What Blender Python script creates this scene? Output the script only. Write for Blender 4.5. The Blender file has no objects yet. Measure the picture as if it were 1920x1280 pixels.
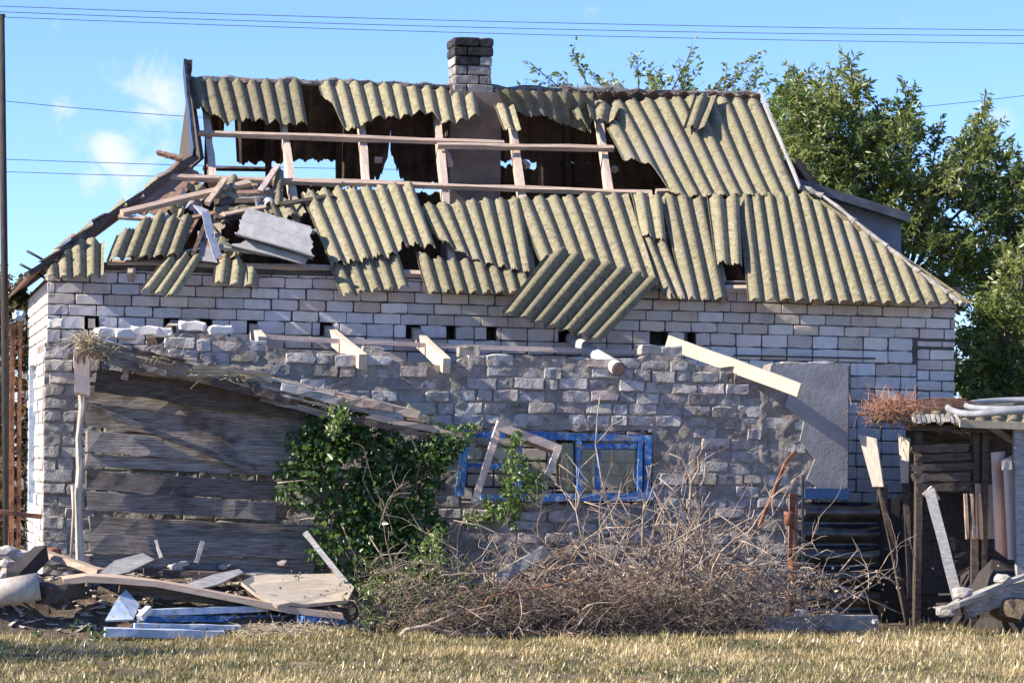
import bpy, math, random
import numpy as np
from mathutils import Vector, noise as mnoise

random.seed(7); np.random.seed(7)
R = math.radians
scn = bpy.context.scene
COL = scn.collection

# ------------------------------------------------------------------ camera
CAM = Vector((-1.65, -27.0, 1.5)); FPX = 5430.0; HORIZON = 862.0
YAW = R(12.6); ROLL = R(0.5)
FW = Vector((math.sin(YAW), math.cos(YAW), 0.0))
R0 = Vector((math.cos(YAW), -math.sin(YAW), 0.0)); U0 = Vector((0, 0, 1))
RT = R0 * math.cos(ROLL) + U0 * math.sin(ROLL)
UP = U0 * math.cos(ROLL) - R0 * math.sin(ROLL)
cam_data = bpy.data.cameras.new('camera'); cam = bpy.data.objects.new('camera', cam_data)
COL.objects.link(cam); scn.camera = cam
from mathutils import Matrix
cam.matrix_world = Matrix(((RT.x, UP.x, -FW.x, CAM.x), (RT.y, UP.y, -FW.y, CAM.y), (RT.z, UP.z, -FW.z, CAM.z), (0, 0, 0, 1)))
cam_data.sensor_width = 36; cam_data.lens = 36 * FPX / 1920; cam_data.shift_y = (HORIZON - 640) / 1920
cam_data.clip_start = 0.5; cam_data.clip_end = 3000

# ------------------------------------------------------------------ light
SUN_EL = R(33); SUN_BACK = R(-4.5)
TO_SUN = Vector((-math.cos(SUN_EL) * math.cos(SUN_BACK), math.cos(SUN_EL) * math.sin(SUN_BACK), math.sin(SUN_EL)))
sl = bpy.data.lights.new('sun', 'SUN'); sl.energy = 4.6; sl.angle = R(0.5); sl.color = (1.0, 0.92, 0.79)
so = bpy.data.objects.new('sun', sl); COL.objects.link(so)
so.rotation_euler = (-TO_SUN).to_track_quat('-Z', 'Y').to_euler(); so.location = (-20, 4, 20)
world = bpy.data.worlds.new('World'); scn.world = world; world.use_nodes = True
scn.view_settings.view_transform = 'Standard'; scn.view_settings.look = 'None'
scn.view_settings.gamma = 1; scn.view_settings.use_curve_mapping = False
scn.view_settings.exposure = 1.15
SKY_STRENGTH = 0.12

def ray(px, py):
    return (FW + RT * ((px - 960) / FPX) + UP * ((HORIZON - py) / FPX))
def Q(px, py, y):                       # the point of the plane y = const seen at a pixel of the photograph
    d = ray(px, py); return CAM + d * ((y - CAM.y) / d.y)
def QZ(px, py, z):
    d = ray(px, py); return CAM + d * ((z - CAM.z) / d.z)
def QP(px, py, p0, n):
    d = ray(px, py); return CAM + d * ((p0 - CAM).dot(n) / d.dot(n))

def build_world():
    nt = world.node_tree; N = nt.nodes; L = nt.links
    bg = N['Background']; bg.inputs[1].default_value = SKY_STRENGTH
    sk = N.new('ShaderNodeTexSky'); sk.sky_type = 'NISHITA'; sk.sun_disc = False
    sk.sun_elevation = SUN_EL; sk.sun_rotation = -(math.pi / 2 - SUN_BACK)
    sk.air_density = 1.0; sk.dust_density = 0.0; sk.ozone_density = 2.0; sk.altitude = 1500
    tc = N.new('ShaderNodeTexCoord')
    nz = N.new('ShaderNodeTexNoise'); nz.inputs['Scale'].default_value = 42; nz.inputs['Detail'].default_value = 6; nz.inputs['Roughness'].default_value = .62
    L.new(tc.outputs['Generated'], nz.inputs['Vector'])
    mask = None
    for (px, py, rad, amt) in [(245, 165, .017, .85), (300, 180, .021, 1.0), (275, 215, .019, .95), (305, 265, .012, .55), (205, 290, .016, 1.0), (180, 330, .014, .9), (250, 325, .016, .65), (125, 203, .007, .5), (1868, 225, .008, .6), (1905, 335, .010, .35)]:
        c = ray(px, py).normalized()
        d = N.new('ShaderNodeVectorMath'); d.operation = 'DISTANCE'; d.inputs[1].default_value = c
        L.new(tc.outputs['Generated'], d.inputs[0])
        mr = N.new('ShaderNodeMapRange'); mr.inputs['From Min'].default_value = rad; mr.inputs['From Max'].default_value = 0; mr.inputs['To Max'].default_value = amt
        L.new(d.outputs['Value'], mr.inputs['Value'])
        if mask is None: mask = mr.outputs[0]
        else:
            mx = N.new('ShaderNodeMath'); mx.operation = 'MAXIMUM'; L.new(mask, mx.inputs[0]); L.new(mr.outputs[0], mx.inputs[1]); mask = mx.outputs[0]
    ad = N.new('ShaderNodeMath'); ad.operation = 'MULTIPLY_ADD'; L.new(nz.outputs['Fac'], ad.inputs[0]); ad.inputs[1].default_value = 2.4; L.new(mask, ad.inputs[2]); nz.inputs['Distortion'].default_value = .6
    mr = N.new('ShaderNodeMapRange'); mr.interpolation_type = 'SMOOTHSTEP'
    mr.inputs['From Min'].default_value = 1.45; mr.inputs['From Max'].default_value = 2.3; mr.inputs['To Max'].default_value = .8
    L.new(ad.outputs[0], mr.inputs['Value'])
    mu = N.new('ShaderNodeMix'); mu.data_type = 'RGBA'
    tint = N.new('ShaderNodeMix'); tint.data_type = 'RGBA'; tint.blend_type = 'MULTIPLY'; tint.inputs[0].default_value = 1
    L.new(sk.outputs[0], tint.inputs['A']); tint.inputs['B'].default_value = (.545, .675, 1.0, 1)
    L.new(mr.outputs[0], mu.inputs[0]); L.new(tint.outputs['Result'], mu.inputs['A'])
    mu.inputs['B'].default_value = (4.1, 4.1, 4.7, 1)
    L.new(mu.outputs['Result'], bg.inputs[0])
build_world()

# ------------------------------------------------------------------ mesh helpers
V = Vector
ORD = ['leftmost', 'second from the left', 'third from the left', 'fourth from the left', 'fifth from the left', 'sixth from the left', 'seventh from the left', 'eighth from the left', 'ninth from the left', 'tenth from the left', 'eleventh from the left', 'twelfth from the left', 'twelfth from the right', 'eleventh from the right', 'tenth from the right', 'ninth from the right', 'eighth from the right', 'seventh from the right', 'sixth from the right', 'fifth from the right', 'fourth from the right', 'third from the right', 'second from the right', 'rightmost']
def ordinal(i, n):
    return ORD[i] if i < n / 2 else ORD[24 - n + i]
class MB:
    def __init__(s): s.v = []; s.f = []; s.sm = []
    def add(s, vs, fs, smooth=False):
        b = len(s.v); s.v += [tuple(p) for p in vs]
        for f in fs: s.f.append(tuple(b + i for i in f)); s.sm.append(smooth)
    def beam(s, p0, p1, w, h, ref=(0, 0, 1), n=4, jit=.003, jag=0.0, taper=1.0, bend=(0, 0, 0)):
        p0 = V(p0); p1 = V(p1); ax = (p1 - p0); ln = ax.length; ax.normalize()
        side = ax.cross(V(ref)); side = side.normalized() if side.length > 1e-5 else ax.cross(V((0, 1, 0))).normalized()
        up = side.cross(ax).normalized(); vs = []; fs = []
        bend = V(bend)
        for i in range(n + 1):
            t = i / n; c = p0 + (p1 - p0) * t + bend * (4 * t * (1 - t)); k = 1 + (taper - 1) * t
            for a, b in ((-1, -1), (1, -1), (1, 1), (-1, 1)):
                q = c + side * (a * w / 2 * k + random.uniform(-jit, jit)) + up * (b * h / 2 * k + random.uniform(-jit, jit))
                if i in (0, n): q += ax * random.uniform(-jag, jag)
                vs.append(q)
        for i in range(n):
            for a in range(4):
                b = (a + 1) % 4; fs.append((i * 4 + a, i * 4 + b, i * 4 + 4 + b, i * 4 + 4 + a))
        fs.append((3, 2, 1, 0)); e = n * 4; fs.append((e, e + 1, e + 2, e + 3))
        s.add(vs, fs)
    def tube(s, pts, rs, n=6, jit=0.0, smooth=True, cap=True):
        pts = [V(p) for p in pts]
        if not hasattr(rs, '__len__'): rs = [rs] * len(pts)
        t = (pts[1] - pts[0]).normalized(); u = t.orthogonal().normalized(); vs = []; fs = []
        for i, p in enumerate(pts):
            t2 = (pts[min(i + 1, len(pts) - 1)] - pts[max(i - 1, 0)]).normalized()
            u = (u - t2 * u.dot(t2)); u = u.normalized() if u.length > 1e-6 else t2.orthogonal().normalized()
            w = t2.cross(u)
            for k in range(n):
                a = 2 * math.pi * k / n; r = rs[i] * (1 + random.uniform(-jit, jit))
                vs.append(p + u * (math.cos(a) * r) + w * (math.sin(a) * r))
        for i in range(len(pts) - 1):
            for k in range(n):
                k2 = (k + 1) % n; fs.append((i * n + k, i * n + k2, i * n + n + k2, i * n + n + k))
        if cap: fs.append(tuple(range(n - 1, -1, -1))); b = (len(pts) - 1) * n; fs.append(tuple(b + k for k in range(n)))
        s.add(vs, fs, smooth)
    def poly_prism(s, pts, off):            # a flat polygon given thickness
        n = len(pts); off = V(off); vs = [V(p) for p in pts] + [V(p) + off for p in pts]
        fs = [tuple(range(n)), tuple(range(2 * n - 1, n - 1, -1))]
        for i in range(n):
            j = (i + 1) % n; fs.append((i, i + n, j + n, j))
        s.add(vs, fs)
    def rock(s, c, size, seed, rough=.18, blocky=.0, smooth=False):
        import bmesh
        bm = bmesh.new(); bmesh.ops.create_icosphere(bm, subdivisions=2, radius=1); rv = V((seed * 3.1, seed * 1.7, 0))
        vs = []
        rz = random.uniform(0, 6.28); cs, sn = math.cos(rz), math.sin(rz)
        for v in bm.verts:
            p = v.co.copy()
            if blocky:
                m = max(abs(p.x), abs(p.y), abs(p.z)); p = p.lerp(p / m * .85, blocky)
            p *= 1 + rough * mnoise.noise(p * 1.6 + rv) * 2
            q = V((p.x * size[0], p.y * size[1], p.z * size[2])); q = V((q.x * cs - q.y * sn, q.x * sn + q.y * cs, q.z))
            vs.append(V(c) + q)
        bm.verts.index_update()
        fs = [tuple(v.index for v in f.verts) for f in bm.faces]; bm.free(); s.add(vs, fs, smooth)
    def mesh(s, name, base=V((0, 0, 0))):
        me = bpy.data.meshes.new(name); b = base
        me.from_pydata([(p[0] - b.x, p[1] - b.y, p[2] - b.z) for p in s.v], [], s.f)
        if any(s.sm): me.polygons.foreach_set('use_smooth', s.sm)
        me.update(); return me

def np_mesh(name, verts, tris, base=V((0, 0, 0))):
    me = bpy.data.meshes.new(name); v = np.asarray(verts, dtype=np.float32) - np.array(base, dtype=np.float32)
    t = np.asarray(tris, dtype=np.int32)
    me.vertices.add(len(v)); me.vertices.foreach_set('co', v.ravel())
    me.loops.add(t.size); me.loops.foreach_set('vertex_index', t.ravel())
    me.polygons.add(len(t)); me.polygons.foreach_set('loop_start', np.arange(0, t.size, 3, dtype=np.int32))
    me.update(calc_edges=True); me.validate(); return me

def thing(name, label, cat, base, group=None):
    o = bpy.data.objects.new(name, None); COL.objects.link(o); o.location = base; o.empty_display_size = .1
    o['label'] = label; o['category'] = cat
    if group: o['group'] = group
    return o
def part(T, name, mb, m, parent=None, label=None, kind=None):
    me = mb.mesh(name, V(T.location)) if isinstance(mb, MB) else mb
    me.materials.append(m); o = bpy.data.objects.new(name, me); COL.objects.link(o); o.parent = parent or T
    if label: o['label'] = label
    if kind: o['kind'] = kind
    return o
def solo(name, label, cat, mb, m, group=None, base=None, kind=None):
    if base is None:
        a = np.array(mb.v); base = V((a[:, 0].mean(), a[:, 1].mean(), a[:, 2].min()))
    me = mb.mesh(name, base); me.materials.append(m)
    o = bpy.data.objects.new(name, me); COL.objects.link(o); o.location = base
    o['label'] = label; o['category'] = cat
    if group: o['group'] = group
    if kind: o['kind'] = kind
    return o
def setting(name, me, m, kind='structure'):
    me.materials.append(m); o = bpy.data.objects.new(name, me); COL.objects.link(o); o['kind'] = kind; return o

# ------------------------------------------------------------------ materials
def mat(name, c1, c2, scale=6.0, streak=None, hue=0.0, stretch=None, rough=.88, bump=.4, bscale=60.0, bdist=.01, spots=(), rnd=0.0, metal=0.0, detail=6, spec=.25, lo=.35, hi=.65, trans=0.0):
    m = bpy.data.materials.new(name); m.use_nodes = True; nt = m.node_tree; N = nt.nodes; L = nt.links
    p = N['Principled BSDF']; p.inputs['Roughness'].default_value = rough; p.inputs['Metallic'].default_value = metal
    p.inputs['Specular IOR Level'].default_value = spec
    g = N.new('ShaderNodeNewGeometry'); src = g.outputs['Position']
    if stretch:
        mp = N.new('ShaderNodeMapping'); mp.inputs['Scale'].default_value = stretch; L.new(src, mp.inputs['Vector']); vec = mp.outputs[0]
    else: vec = src
    def nz(v, sc, det=detail, ro=.6):
        n = N.new('ShaderNodeTexNoise'); n.inputs['Scale'].default_value = sc; n.inputs['Detail'].default_value = det; n.inputs['Roughness'].default_value = ro
        L.new(v, n.inputs['Vector']); return n.outputs['Fac']
    def rng(v, a, b):
        r = N.new('ShaderNodeMapRange'); r.inputs['From Min'].default_value = a; r.inputs['From Max'].default_value = b; L.new(v, r.inputs['Value']); return r.outputs[0]
    def mix(fac, a, b):
        x = N.new('ShaderNodeMix'); x.data_type = 'RGBA'; L.new(fac, x.inputs[0])
        for k, c in (('A', a), ('B', b)):
            if isinstance(c, tuple): x.inputs[k].default_value = (*c, 1)
            else: L.new(c, x.inputs[k])
        return x.outputs['Result']
    col = mix(rng(nz(vec, scale), lo, hi), c1, c2)
    for (c, sc, a, b) in spots:
        col = mix(rng(nz(src, sc, 5), a, b), col, c)
    if streak:
        mp2 = N.new('ShaderNodeMapping'); mp2.inputs['Scale'].default_value = (5, 5, .55); L.new(src, mp2.inputs['Vector'])
        col = mix(rng(nz(mp2.outputs[0], 2.2, 6, .65), streak[1], streak[2]), col, streak[0])
    if rnd:
        oi = N.new('ShaderNodeObjectInfo'); h = N.new('ShaderNodeHueSaturation')
        r = N.new('ShaderNodeMapRange'); r.inputs['To Min'].default_value = 1 - rnd; r.inputs['To Max'].default_value = 1 + rnd * .6
        L.new(oi.outputs['Random'], r.inputs['Value']); L.new(r.outputs[0], h.inputs['Value']); L.new(col, h.inputs['Color']); col = h.outputs[0]
        if hue:
            wn = N.new('ShaderNodeTexWhiteNoise'); wn.noise_dimensions = '1D'; L.new(oi.outputs['Random'], wn.inputs['W'])
            sp = N.new('ShaderNodeSeparateColor'); L.new(wn.outputs['Color'], sp.inputs[0])
            for sock, lo_, hi_, k in (('Hue', .5 - hue, .5 + hue * .6, 0), ('Saturation', .5, 1.35, 1)):
                r2 = N.new('ShaderNodeMapRange'); r2.inputs['To Min'].default_value = lo_; r2.inputs['To Max'].default_value = hi_; L.new(sp.outputs[k], r2.inputs['Value']); L.new(r2.outputs[0], h.inputs[sock])
    L.new(col, p.inputs['Base Color'])
    if bump:
        b = N.new('ShaderNodeBump'); b.inputs['Strength'].default_value = bump; b.inputs['Distance'].default_value = bdist
        L.new(nz(vec, bscale, 4, .7), b.inputs['Height']); L.new(b.outputs[0], p.inputs['Normal'])
    return m

M = {}
M['brick'] = mat('silicate_brick', (.65, .545, .465), (.77, .665, .58), 9, hue=.022, streak=((.42, .36, .32), .58, .76), bump=.5, bscale=70, rnd=.20, spots=(((.30, .26, .24), 2.2, .60, .78), ((.62, .50, .40), 1.3, .6, .8)))
M['brick_pale'] = mat('pale_sunlit_brick', (.66, .60, .53), (.74, .70, .64), 7, rnd=.08, spots=(((.55, .42, .32), 3, .62, .75),))  # pale brick; its whiteness also stands for sun on the end walls
M['chim'] = mat('stained_brick', (.19, .165, .15), (.34, .305, .28), 10, bump=.6, rnd=.2, spots=(((.13, .115, .11), 7, .56, .70),))
M['mortar'] = mat('recessed_mortar', (.085, .072, .064), (.14, .12, .105), 20)
M['stone'] = mat('rough_brick', (.42, .37, .32), (.62, .56, .50), 14, hue=.04, bump=1, bscale=40, bdist=.025, rnd=.36, spots=(((.22, .185, .155), 9, .52, .68), ((.26, .18, .13), 2.0, .64, .76)))
M['smear'] = mat('smeared_mortar', (.27, .23, .19), (.42, .365, .31), 9, bump=1.0, bscale=38, bdist=.03, spots=(((.16, .13, .105), 3, .54, .72), ((.44, .40, .36), 6, .62, .74)))
M['roof'] = mat('lichen_asbestos', (.20, .168, .10), (.35, .30, .18), 22, bump=.9, bscale=90, bdist=.012, rnd=.30, spots=(((.40, .385, .33), 34, .58, .66), ((.085, .07, .055), 26, .60, .68), ((.29, .262, .145), 3.5, .52, .7), ((.30, .245, .20), 1.4, .56, .74), ((.13, .11, .09), 6, .62, .74)))
M['roof_grey'] = mat('bare_asbestos', (.27, .265, .26), (.37, .36, .35), 12, bump=.4, rnd=.08, spots=(((.36, .34, .30), 9, .6, .75),))
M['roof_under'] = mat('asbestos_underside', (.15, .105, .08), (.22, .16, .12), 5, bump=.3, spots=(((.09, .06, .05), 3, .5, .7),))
M['wood_new'] = mat('fresh_timber', (.56, .43, .31), (.68, .55, .42), 5, stretch=(3, 3, 14), bump=.15, rnd=.1)
M['wood_lath'] = mat('weathered_lath', (.42, .30, .22), (.58, .44, .33), 6, stretch=(1.5, 8, 8), bump=.3, rnd=.2)
M['wood_rafter'] = mat('pale_rafter', (.48, .36, .27), (.62, .49, .38), 6, stretch=(12, 2, 2), bump=.3, rnd=.15)
M['wood_plank'] = mat('grey_plank', (.15, .125, .108), (.46, .405, .36), 4, stretch=(1.2, 14, 22), bump=.9, bscale=12, bdist=.015, rnd=.42, spots=(((.07, .05, .045), 2.5, .55, .75), ((.22, .13, .09), 1.3, .62, .76)))
M['wood_dark'] = mat('dark_rotten_timber', (.07, .052, .043), (.16, .125, .10), 5, stretch=(1.5, 9, 9), bump=.8, bscale=14, bdist=.015, rnd=.2)
M['wood_grey'] = mat('silvered_board', (.24, .225, .215), (.40, .385, .37), 5, stretch=(2, 10, 10), bump=.4, rnd=.12)
M['wood_pale'] = mat('bleached_board', (.44, .37, .30), (.60, .53, .44), 5, stretch=(6, 6, 1.5), bump=.4, rnd=.1, spots=(((.35, .28, .22), 5, .6, .75),))
M['wood_pink'] = mat('pinkish_board', (.55, .41, .34), (.66, .52, .44), 5, stretch=(8, 8, 2), bump=.3, rnd=.1)
M['wood_red'] = mat('redbrown_boarding', (.25, .14, .10), (.34, .21, .15), 4, stretch=(3, 3, 9), bump=.3, rnd=.15)
M['plywood'] = mat('warped_plywood', (.44, .36, .27), (.58, .49, .38), 4, stretch=(2, 8, 8), bump=.4, spots=(((.28, .20, .14), 6, .68, .76),))
M['clay'] = mat('clay_straw', (.25, .20, .16), (.38, .31, .245), 8, bump=1, bscale=25, bdist=.03, spots=(((.15, .11, .085), 5, .5, .7), ((.47, .41, .33), 4, .64, .75)))
M['straw'] = mat('straw', (.36, .29, .19), (.52, .44, .30), 12, bump=.6)
M['blue'] = mat('blue_paint', (.025, .11, .33), (.06, .20, .48), 5, rough=.6, bump=.3, spots=(((.33, .42, .52), 16, .52, .62), ((.26, .21, .17), 21, .56, .62), ((.02, .05, .14), 5, .58, .7)))
M['blue_pale'] = mat('faded_blue_paint', (.30, .38, .50), (.56, .60, .64), 5, rough=.6, bump=.3, spots=(((.12, .25, .48), 4, .55, .7), ((.34, .30, .26), 17, .56, .62), ((.20, .17, .14), 9, .64, .7)))
M['white'] = mat('chalky_white', (.46, .45, .45), (.58, .57, .56), 8, bump=.3, spots=(((.45, .40, .36), 6, .64, .75),))
M['rust'] = mat('rusty_iron', (.16, .06, .035), (.34, .16, .09), 18, rough=.8, bump=.6, spots=(((.10, .05, .04), 7, .55, .7),))
M['dark_metal'] = mat('dark_steel', (.02, .021, .024), (.05, .052, .056), 8, rough=.34, bump=.1, metal=0.3, spec=.5)
M['galvan'] = mat('grimy_galvanised', (.04, .045, .052), (.10, .11, .125), 5, rough=.28, bump=.15, metal=.85, spec=.5)
M['blue_shade'] = mat('shaded_blue_paint', (.02, .05, .13), (.04, .10, .24), 6, rough=.6)  # blue paint with shade put into its colour
M['pole'] = mat('tar_and_shade_black', (.035, .03, .03), (.07, .06, .055), 8, stretch=(10, 10, 1))  # pole black, also the shade put into shed slats, gap boards and heap
M['soot'] = mat('sooty_brick', (.014, .013, .013), (.06, .055, .052), 9, bump=.6, rnd=.3)
M['plaster'] = mat('brown_plaster', (.17, .125, .10), (.25, .19, .15), 5, bump=.4, spots=(((.15, .11, .09), 4, .55, .75),))
M['ridge'] = mat('ridge_cap', (.12, .115, .11), (.27, .25, .23), 14, bump=1, bscale=30, bdist=.02, spots=(((.30, .17, .12), 3, .58, .7),))
M['hipcap'] = mat('mortared_hip', (.24, .215, .18), (.42, .385, .34), 14, bump=1, bscale=30, bdist=.02, spots=(((.2, .18, .14), 7, .58, .7),))
M['render'] = mat('grey_render_patch', (.30, .28, .265), (.40, .375, .355), 4, bump=.5, bscale=25, bdist=.01, spots=(((.22, .20, .185), 2.5, .56, .74), ((.48, .455, .43), 5, .64, .74)))
M['floor'] = mat('attic_fill', (.09, .07, .055), (.14, .11, .09), 6, bump=.5)
M['concrete'] = mat('broken_concrete', (.24, .225, .205), (.38, .36, .33), 9, bump=.7, rnd=.15, spots=(((.22, .2, .18), 5, .6, .75),))
M['rubble'] = mat('rubble', (.32, .28, .25), (.54, .49, .44), 8, bump=.8, rnd=.25, spots=(((.30, .20, .15), 4, .58, .7),))
M['twig'] = mat('dead_twig', (.16, .115, .085), (.55, .44, .345), 11, bump=0, spots=(((.34, .20, .13), 2.5, .55, .7),))
M['twig_dark'] = mat('matted_twig', (.12, .082, .058), (.37, .28, .205), 13, bump=0)
M['twig_red'] = mat('dry_thorn', (.26, .12, .075), (.42, .23, .15), 9, bump=0)
M['bark'] = mat('bark', (.10, .08, .065), (.2, .17, .14), 9, stretch=(8, 8, 2), bump=.8)
M['pipe'] = mat('asbestos_pipe', (.42, .39, .36), (.56, .53, .49), 8, bump=.4, spots=(((.36, .33, .30), 6, .6, .74),))
M['hose'] = mat('grey_rubber', (.20, .205, .22), (.34, .345, .36), 7, rough=.75, bump=.3)
M['wire'] = mat('wire', (.10, .12, .15), (.12, .14, .17), 3, bump=0)
M['far_roof'] = mat('weathered_felt', (.10, .10, .11), (.18, .18, .19), 4, bump=.3)
M['far_wall'] = mat('grey_render', (.20, .21, .24), (.26, .27, .30), 4, bump=.3)
def glass_mat():
    m = bpy.data.materials.new('dusty_glass'); m.use_nodes = True; N = m.node_tree.nodes; L = m.node_tree.links
    g = N.new('ShaderNodeBsdfGlossy'); g.inputs['Roughness'].default_value = .08; t = N.new('ShaderNodeBsdfTransparent'); t.inputs[0].default_value = (.78, .80, .80, 1)
    x = N.new('ShaderNodeMixShader'); f = N.new('ShaderNodeFresnel'); f.inputs[0].default_value = 1.6; L.new(f.outputs[0], x.inputs[0]); L.new(t.outputs[0], x.inputs[1]); L.new(g.outputs[0], x.inputs[2]); L.new(x.outputs[0], N['Material Output'].inputs[0]); return m
M['glass'] = glass_mat()
M['litter'] = mat('leaf_litter', (.10, .075, .055), (.21, .16, .115), 14, bump=1, bscale=40, bdist=.04, spots=(((.30, .21, .14), 7, .56, .7),))
M['dirt'] = mat('bare_soil', (.11, .085, .058), (.21, .165, .11), 5, bump=1, bscale=30, bdist=.03, spots=(((.34, .26, .15), 1.7, .5, .66), ((.09, .09, .04), 2.6, .56, .7)))

def leaf_mat(name, c1, c2, c3, trans=.35):
    m = bpy.data.materials.new(name); m.use_nodes = True; nt = m.node_tree; N = nt.nodes; L = nt.links
    p = N['Principled BSDF']; p.inputs['Roughness'].default_value = .36; p.inputs['Specular IOR Level'].default_value = .65
    at = N.new('ShaderNodeAttribute'); at.attribute_name = 'rnd'
    r = N.new('ShaderNodeValToRGB'); e = r.color_ramp.elements; e[0].color = (*c1, 1); e[1].color = (*c3, 1); x = e.new(.55); x.color = (*c2, 1); e[2].position = 1
    L.new(at.outputs['Fac'], r.inputs[0]); L.new(r.outputs[0], p.inputs['Base Color'])
    t = N.new('ShaderNodeBsdfTranslucent'); mx = N.new('ShaderNodeMixShader'); mx.inputs[0].default_value = trans
    hs = N.new('ShaderNodeHueSaturation'); hs.inputs['Value'].default_value = 1.5; L.new(r.outputs[0], hs.inputs['Color']); L.new(hs.outputs[0], t.inputs[0])
    L.new(p.outputs[0], mx.inputs[1]); L.new(t.outputs[0], mx.inputs[2]); L.new(mx.outputs[0], N['Material Output'].inputs[0]); return m
M['leaf'] = leaf_mat('apricot_leaf', (.085, .13, .025), (.19, .235, .05), (.42, .39, .18), .42)
M['leaf_ivy'] = leaf_mat('vine_leaf', (.03, .075, .016), (.065, .13, .026), (.17, .22, .05))
M['leaf_fresh'] = leaf_mat('fresh_vine_leaf', (.06, .12, .02), (.12, .19, .035), (.22, .26, .06))
M['leaf_dry'] = leaf_mat('autumn_leaf', (.06, .07, .025), (.13, .105, .045), (.26, .17, .09))
M['leaf_dead'] = leaf_mat('withered_leaf', (.11, .07, .045), (.26, .17, .10), (.45, .33, .21), .25)
M['leaf_grey'] = leaf_mat('silvery_leaf', (.09, .12, .08), (.15, .18, .12), (.25, .24, .14))
M['grass'] = leaf_mat('dry_grass', (.045, .075, .018), (.27, .22, .085), (.62, .48, .25), .2)

# ------------------------------------------------------------------ ground
def ground_h(x, y):
    a = .05 * mnoise.noise(V((x * .5, y * .5, 0))) + .03 * mnoise.noise(V((x * 2.1, y * 2.1, 3)))
    return a * min(1, max(0, (-.9 - y) / .8)) if y > -1.7 else a
def build_ground():
    xs = list(np.concatenate([np.linspace(-900, -10, 8), np.linspace(-6, 16, 90), np.linspace(20, 900, 8)]))
    ys = list(np.concatenate([np.linspace(-60, -13, 5), np.linspace(-10, 1, 60), np.linspace(3, 1500, 10)]))
    mb = MB(); nx = len(xs); vs = []; fs = []
    for y in ys:
        for x in xs: vs.append((x, y, ground_h(x, y) if -6.1 < x < 16.1 and -10.1 < y < 1 else 0))
    for j in range(len(ys) - 1):
        for i in range(nx - 1): fs.append((j * nx + i, j * nx + i + 1, (j + 1) * nx + i + 1, (j + 1) * nx + i))
    mb.add(vs, fs, True); setting('ground', mb.mesh('ground'), M['dirt'])
build_ground()

def add_rnd(me, vals):
    a = me.attributes.new('rnd', 'FLOAT', 'POINT'); a.data.foreach_set('value', np.asarray(vals, dtype=np.float32))

def build_grass():
    n = 600000
    x = np.random.uniform(-4.5, 13.5, n); y = np.random.uniform(-9.5, -1.75, n)
    def sn(fx, fy, sx): return np.sin(x * fx + sx) * np.cos(y * fy + sx * 1.3)
    gn = np.random.rand(90, 60)
    def vnoise(sx, ox):
        gx = (x + 6) * sx % 88; gy = (y + 12) * sx % 58; i = gx.astype(int); j = gy.astype(int); fx = gx - i; fy = gy - j; fx = fx * fx * (3 - 2 * fx); fy = fy * fy * (3 - 2 * fy)
        g = np.roll(gn, ox, 0); return (g[i, j] * (1 - fx) + g[i + 1, j] * fx) * (1 - fy) + (g[i, j + 1] * (1 - fx) + g[i + 1, j + 1] * fx) * fy
    v1 = vnoise(1.3, 0); v2 = vnoise(3.6, 11); v3 = vnoise(9.0, 23)
    patch = .5 + .22 * sn(1.1, 1.7, .4) + .16 * sn(2.9, 3.7, 2.1) + .12 * sn(6.1, 7.3, 5.2)
    edge = -2.35 + .35 * np.sin(x * .9 + 1) + .12 * np.sin(x * 4.1)
    edge = edge + .5 * (v2 - .5) + .25 * (v3 - .5)
    patch = np.clip(.5 + .9 * (v1 - .5) + .6 * (v2 - .5) + .5 * (v3 - .5), 0, 1)
    keep = (np.random.rand(n) < np.clip((edge - y) * 3 + .35, .06, 1)) & (np.random.rand(n) < np.clip(-.15 + 1.7 * v3, .08, 1))
    x = x[keep]; y = y[keep]; patch = patch[keep]; v1 = v1[keep]; v2 = v2[keep]; v3 = v3[keep]; n = len(x)
    z = np.array([ground_h(a, b) for a, b in zip(x, y)]) - .004
    h = np.random.gamma(2.4, .0085, n) * (0.4 + .6 * patch + .9 * v3); h = np.clip(h, .008, .09)
    tall = (np.random.rand(n) < .03) & (y > edge[keep] - .7); h = np.where(tall, h * 3.2, h)
    ang = np.random.uniform(0, 2 * np.pi, n); lean = np.random.uniform(.05, 1.3, n)
    dx = np.cos(ang) * h * lean; dy = np.sin(ang) * h * lean
    wa = ang + np.pi / 2 + np.random.uniform(-.5, .5, n); w = np.random.uniform(.003, .0095, n) * np.where(tall, .45, 1)
    b = np.stack([x, y, z], 1); tip = np.stack([x + dx, y + dy, z + h], 1); wv = np.stack([np.cos(wa) * w, np.sin(wa) * w, np.zeros(n)], 1)
    verts = np.stack([b - wv, b + wv, tip], 1).reshape(-1, 3); tris = np.arange(n * 3).reshape(-1, 3)
    me = np_mesh('grass', verts, tris)
    # darker green to the left, partly shade put into the blades; greener in patches, straw-yellow elsewhere
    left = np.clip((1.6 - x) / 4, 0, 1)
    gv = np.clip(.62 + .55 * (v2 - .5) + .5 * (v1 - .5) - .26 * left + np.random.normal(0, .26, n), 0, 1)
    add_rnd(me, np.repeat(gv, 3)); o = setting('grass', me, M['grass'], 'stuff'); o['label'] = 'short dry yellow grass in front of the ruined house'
    o['category'] = 'grass'
build_grass()

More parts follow.
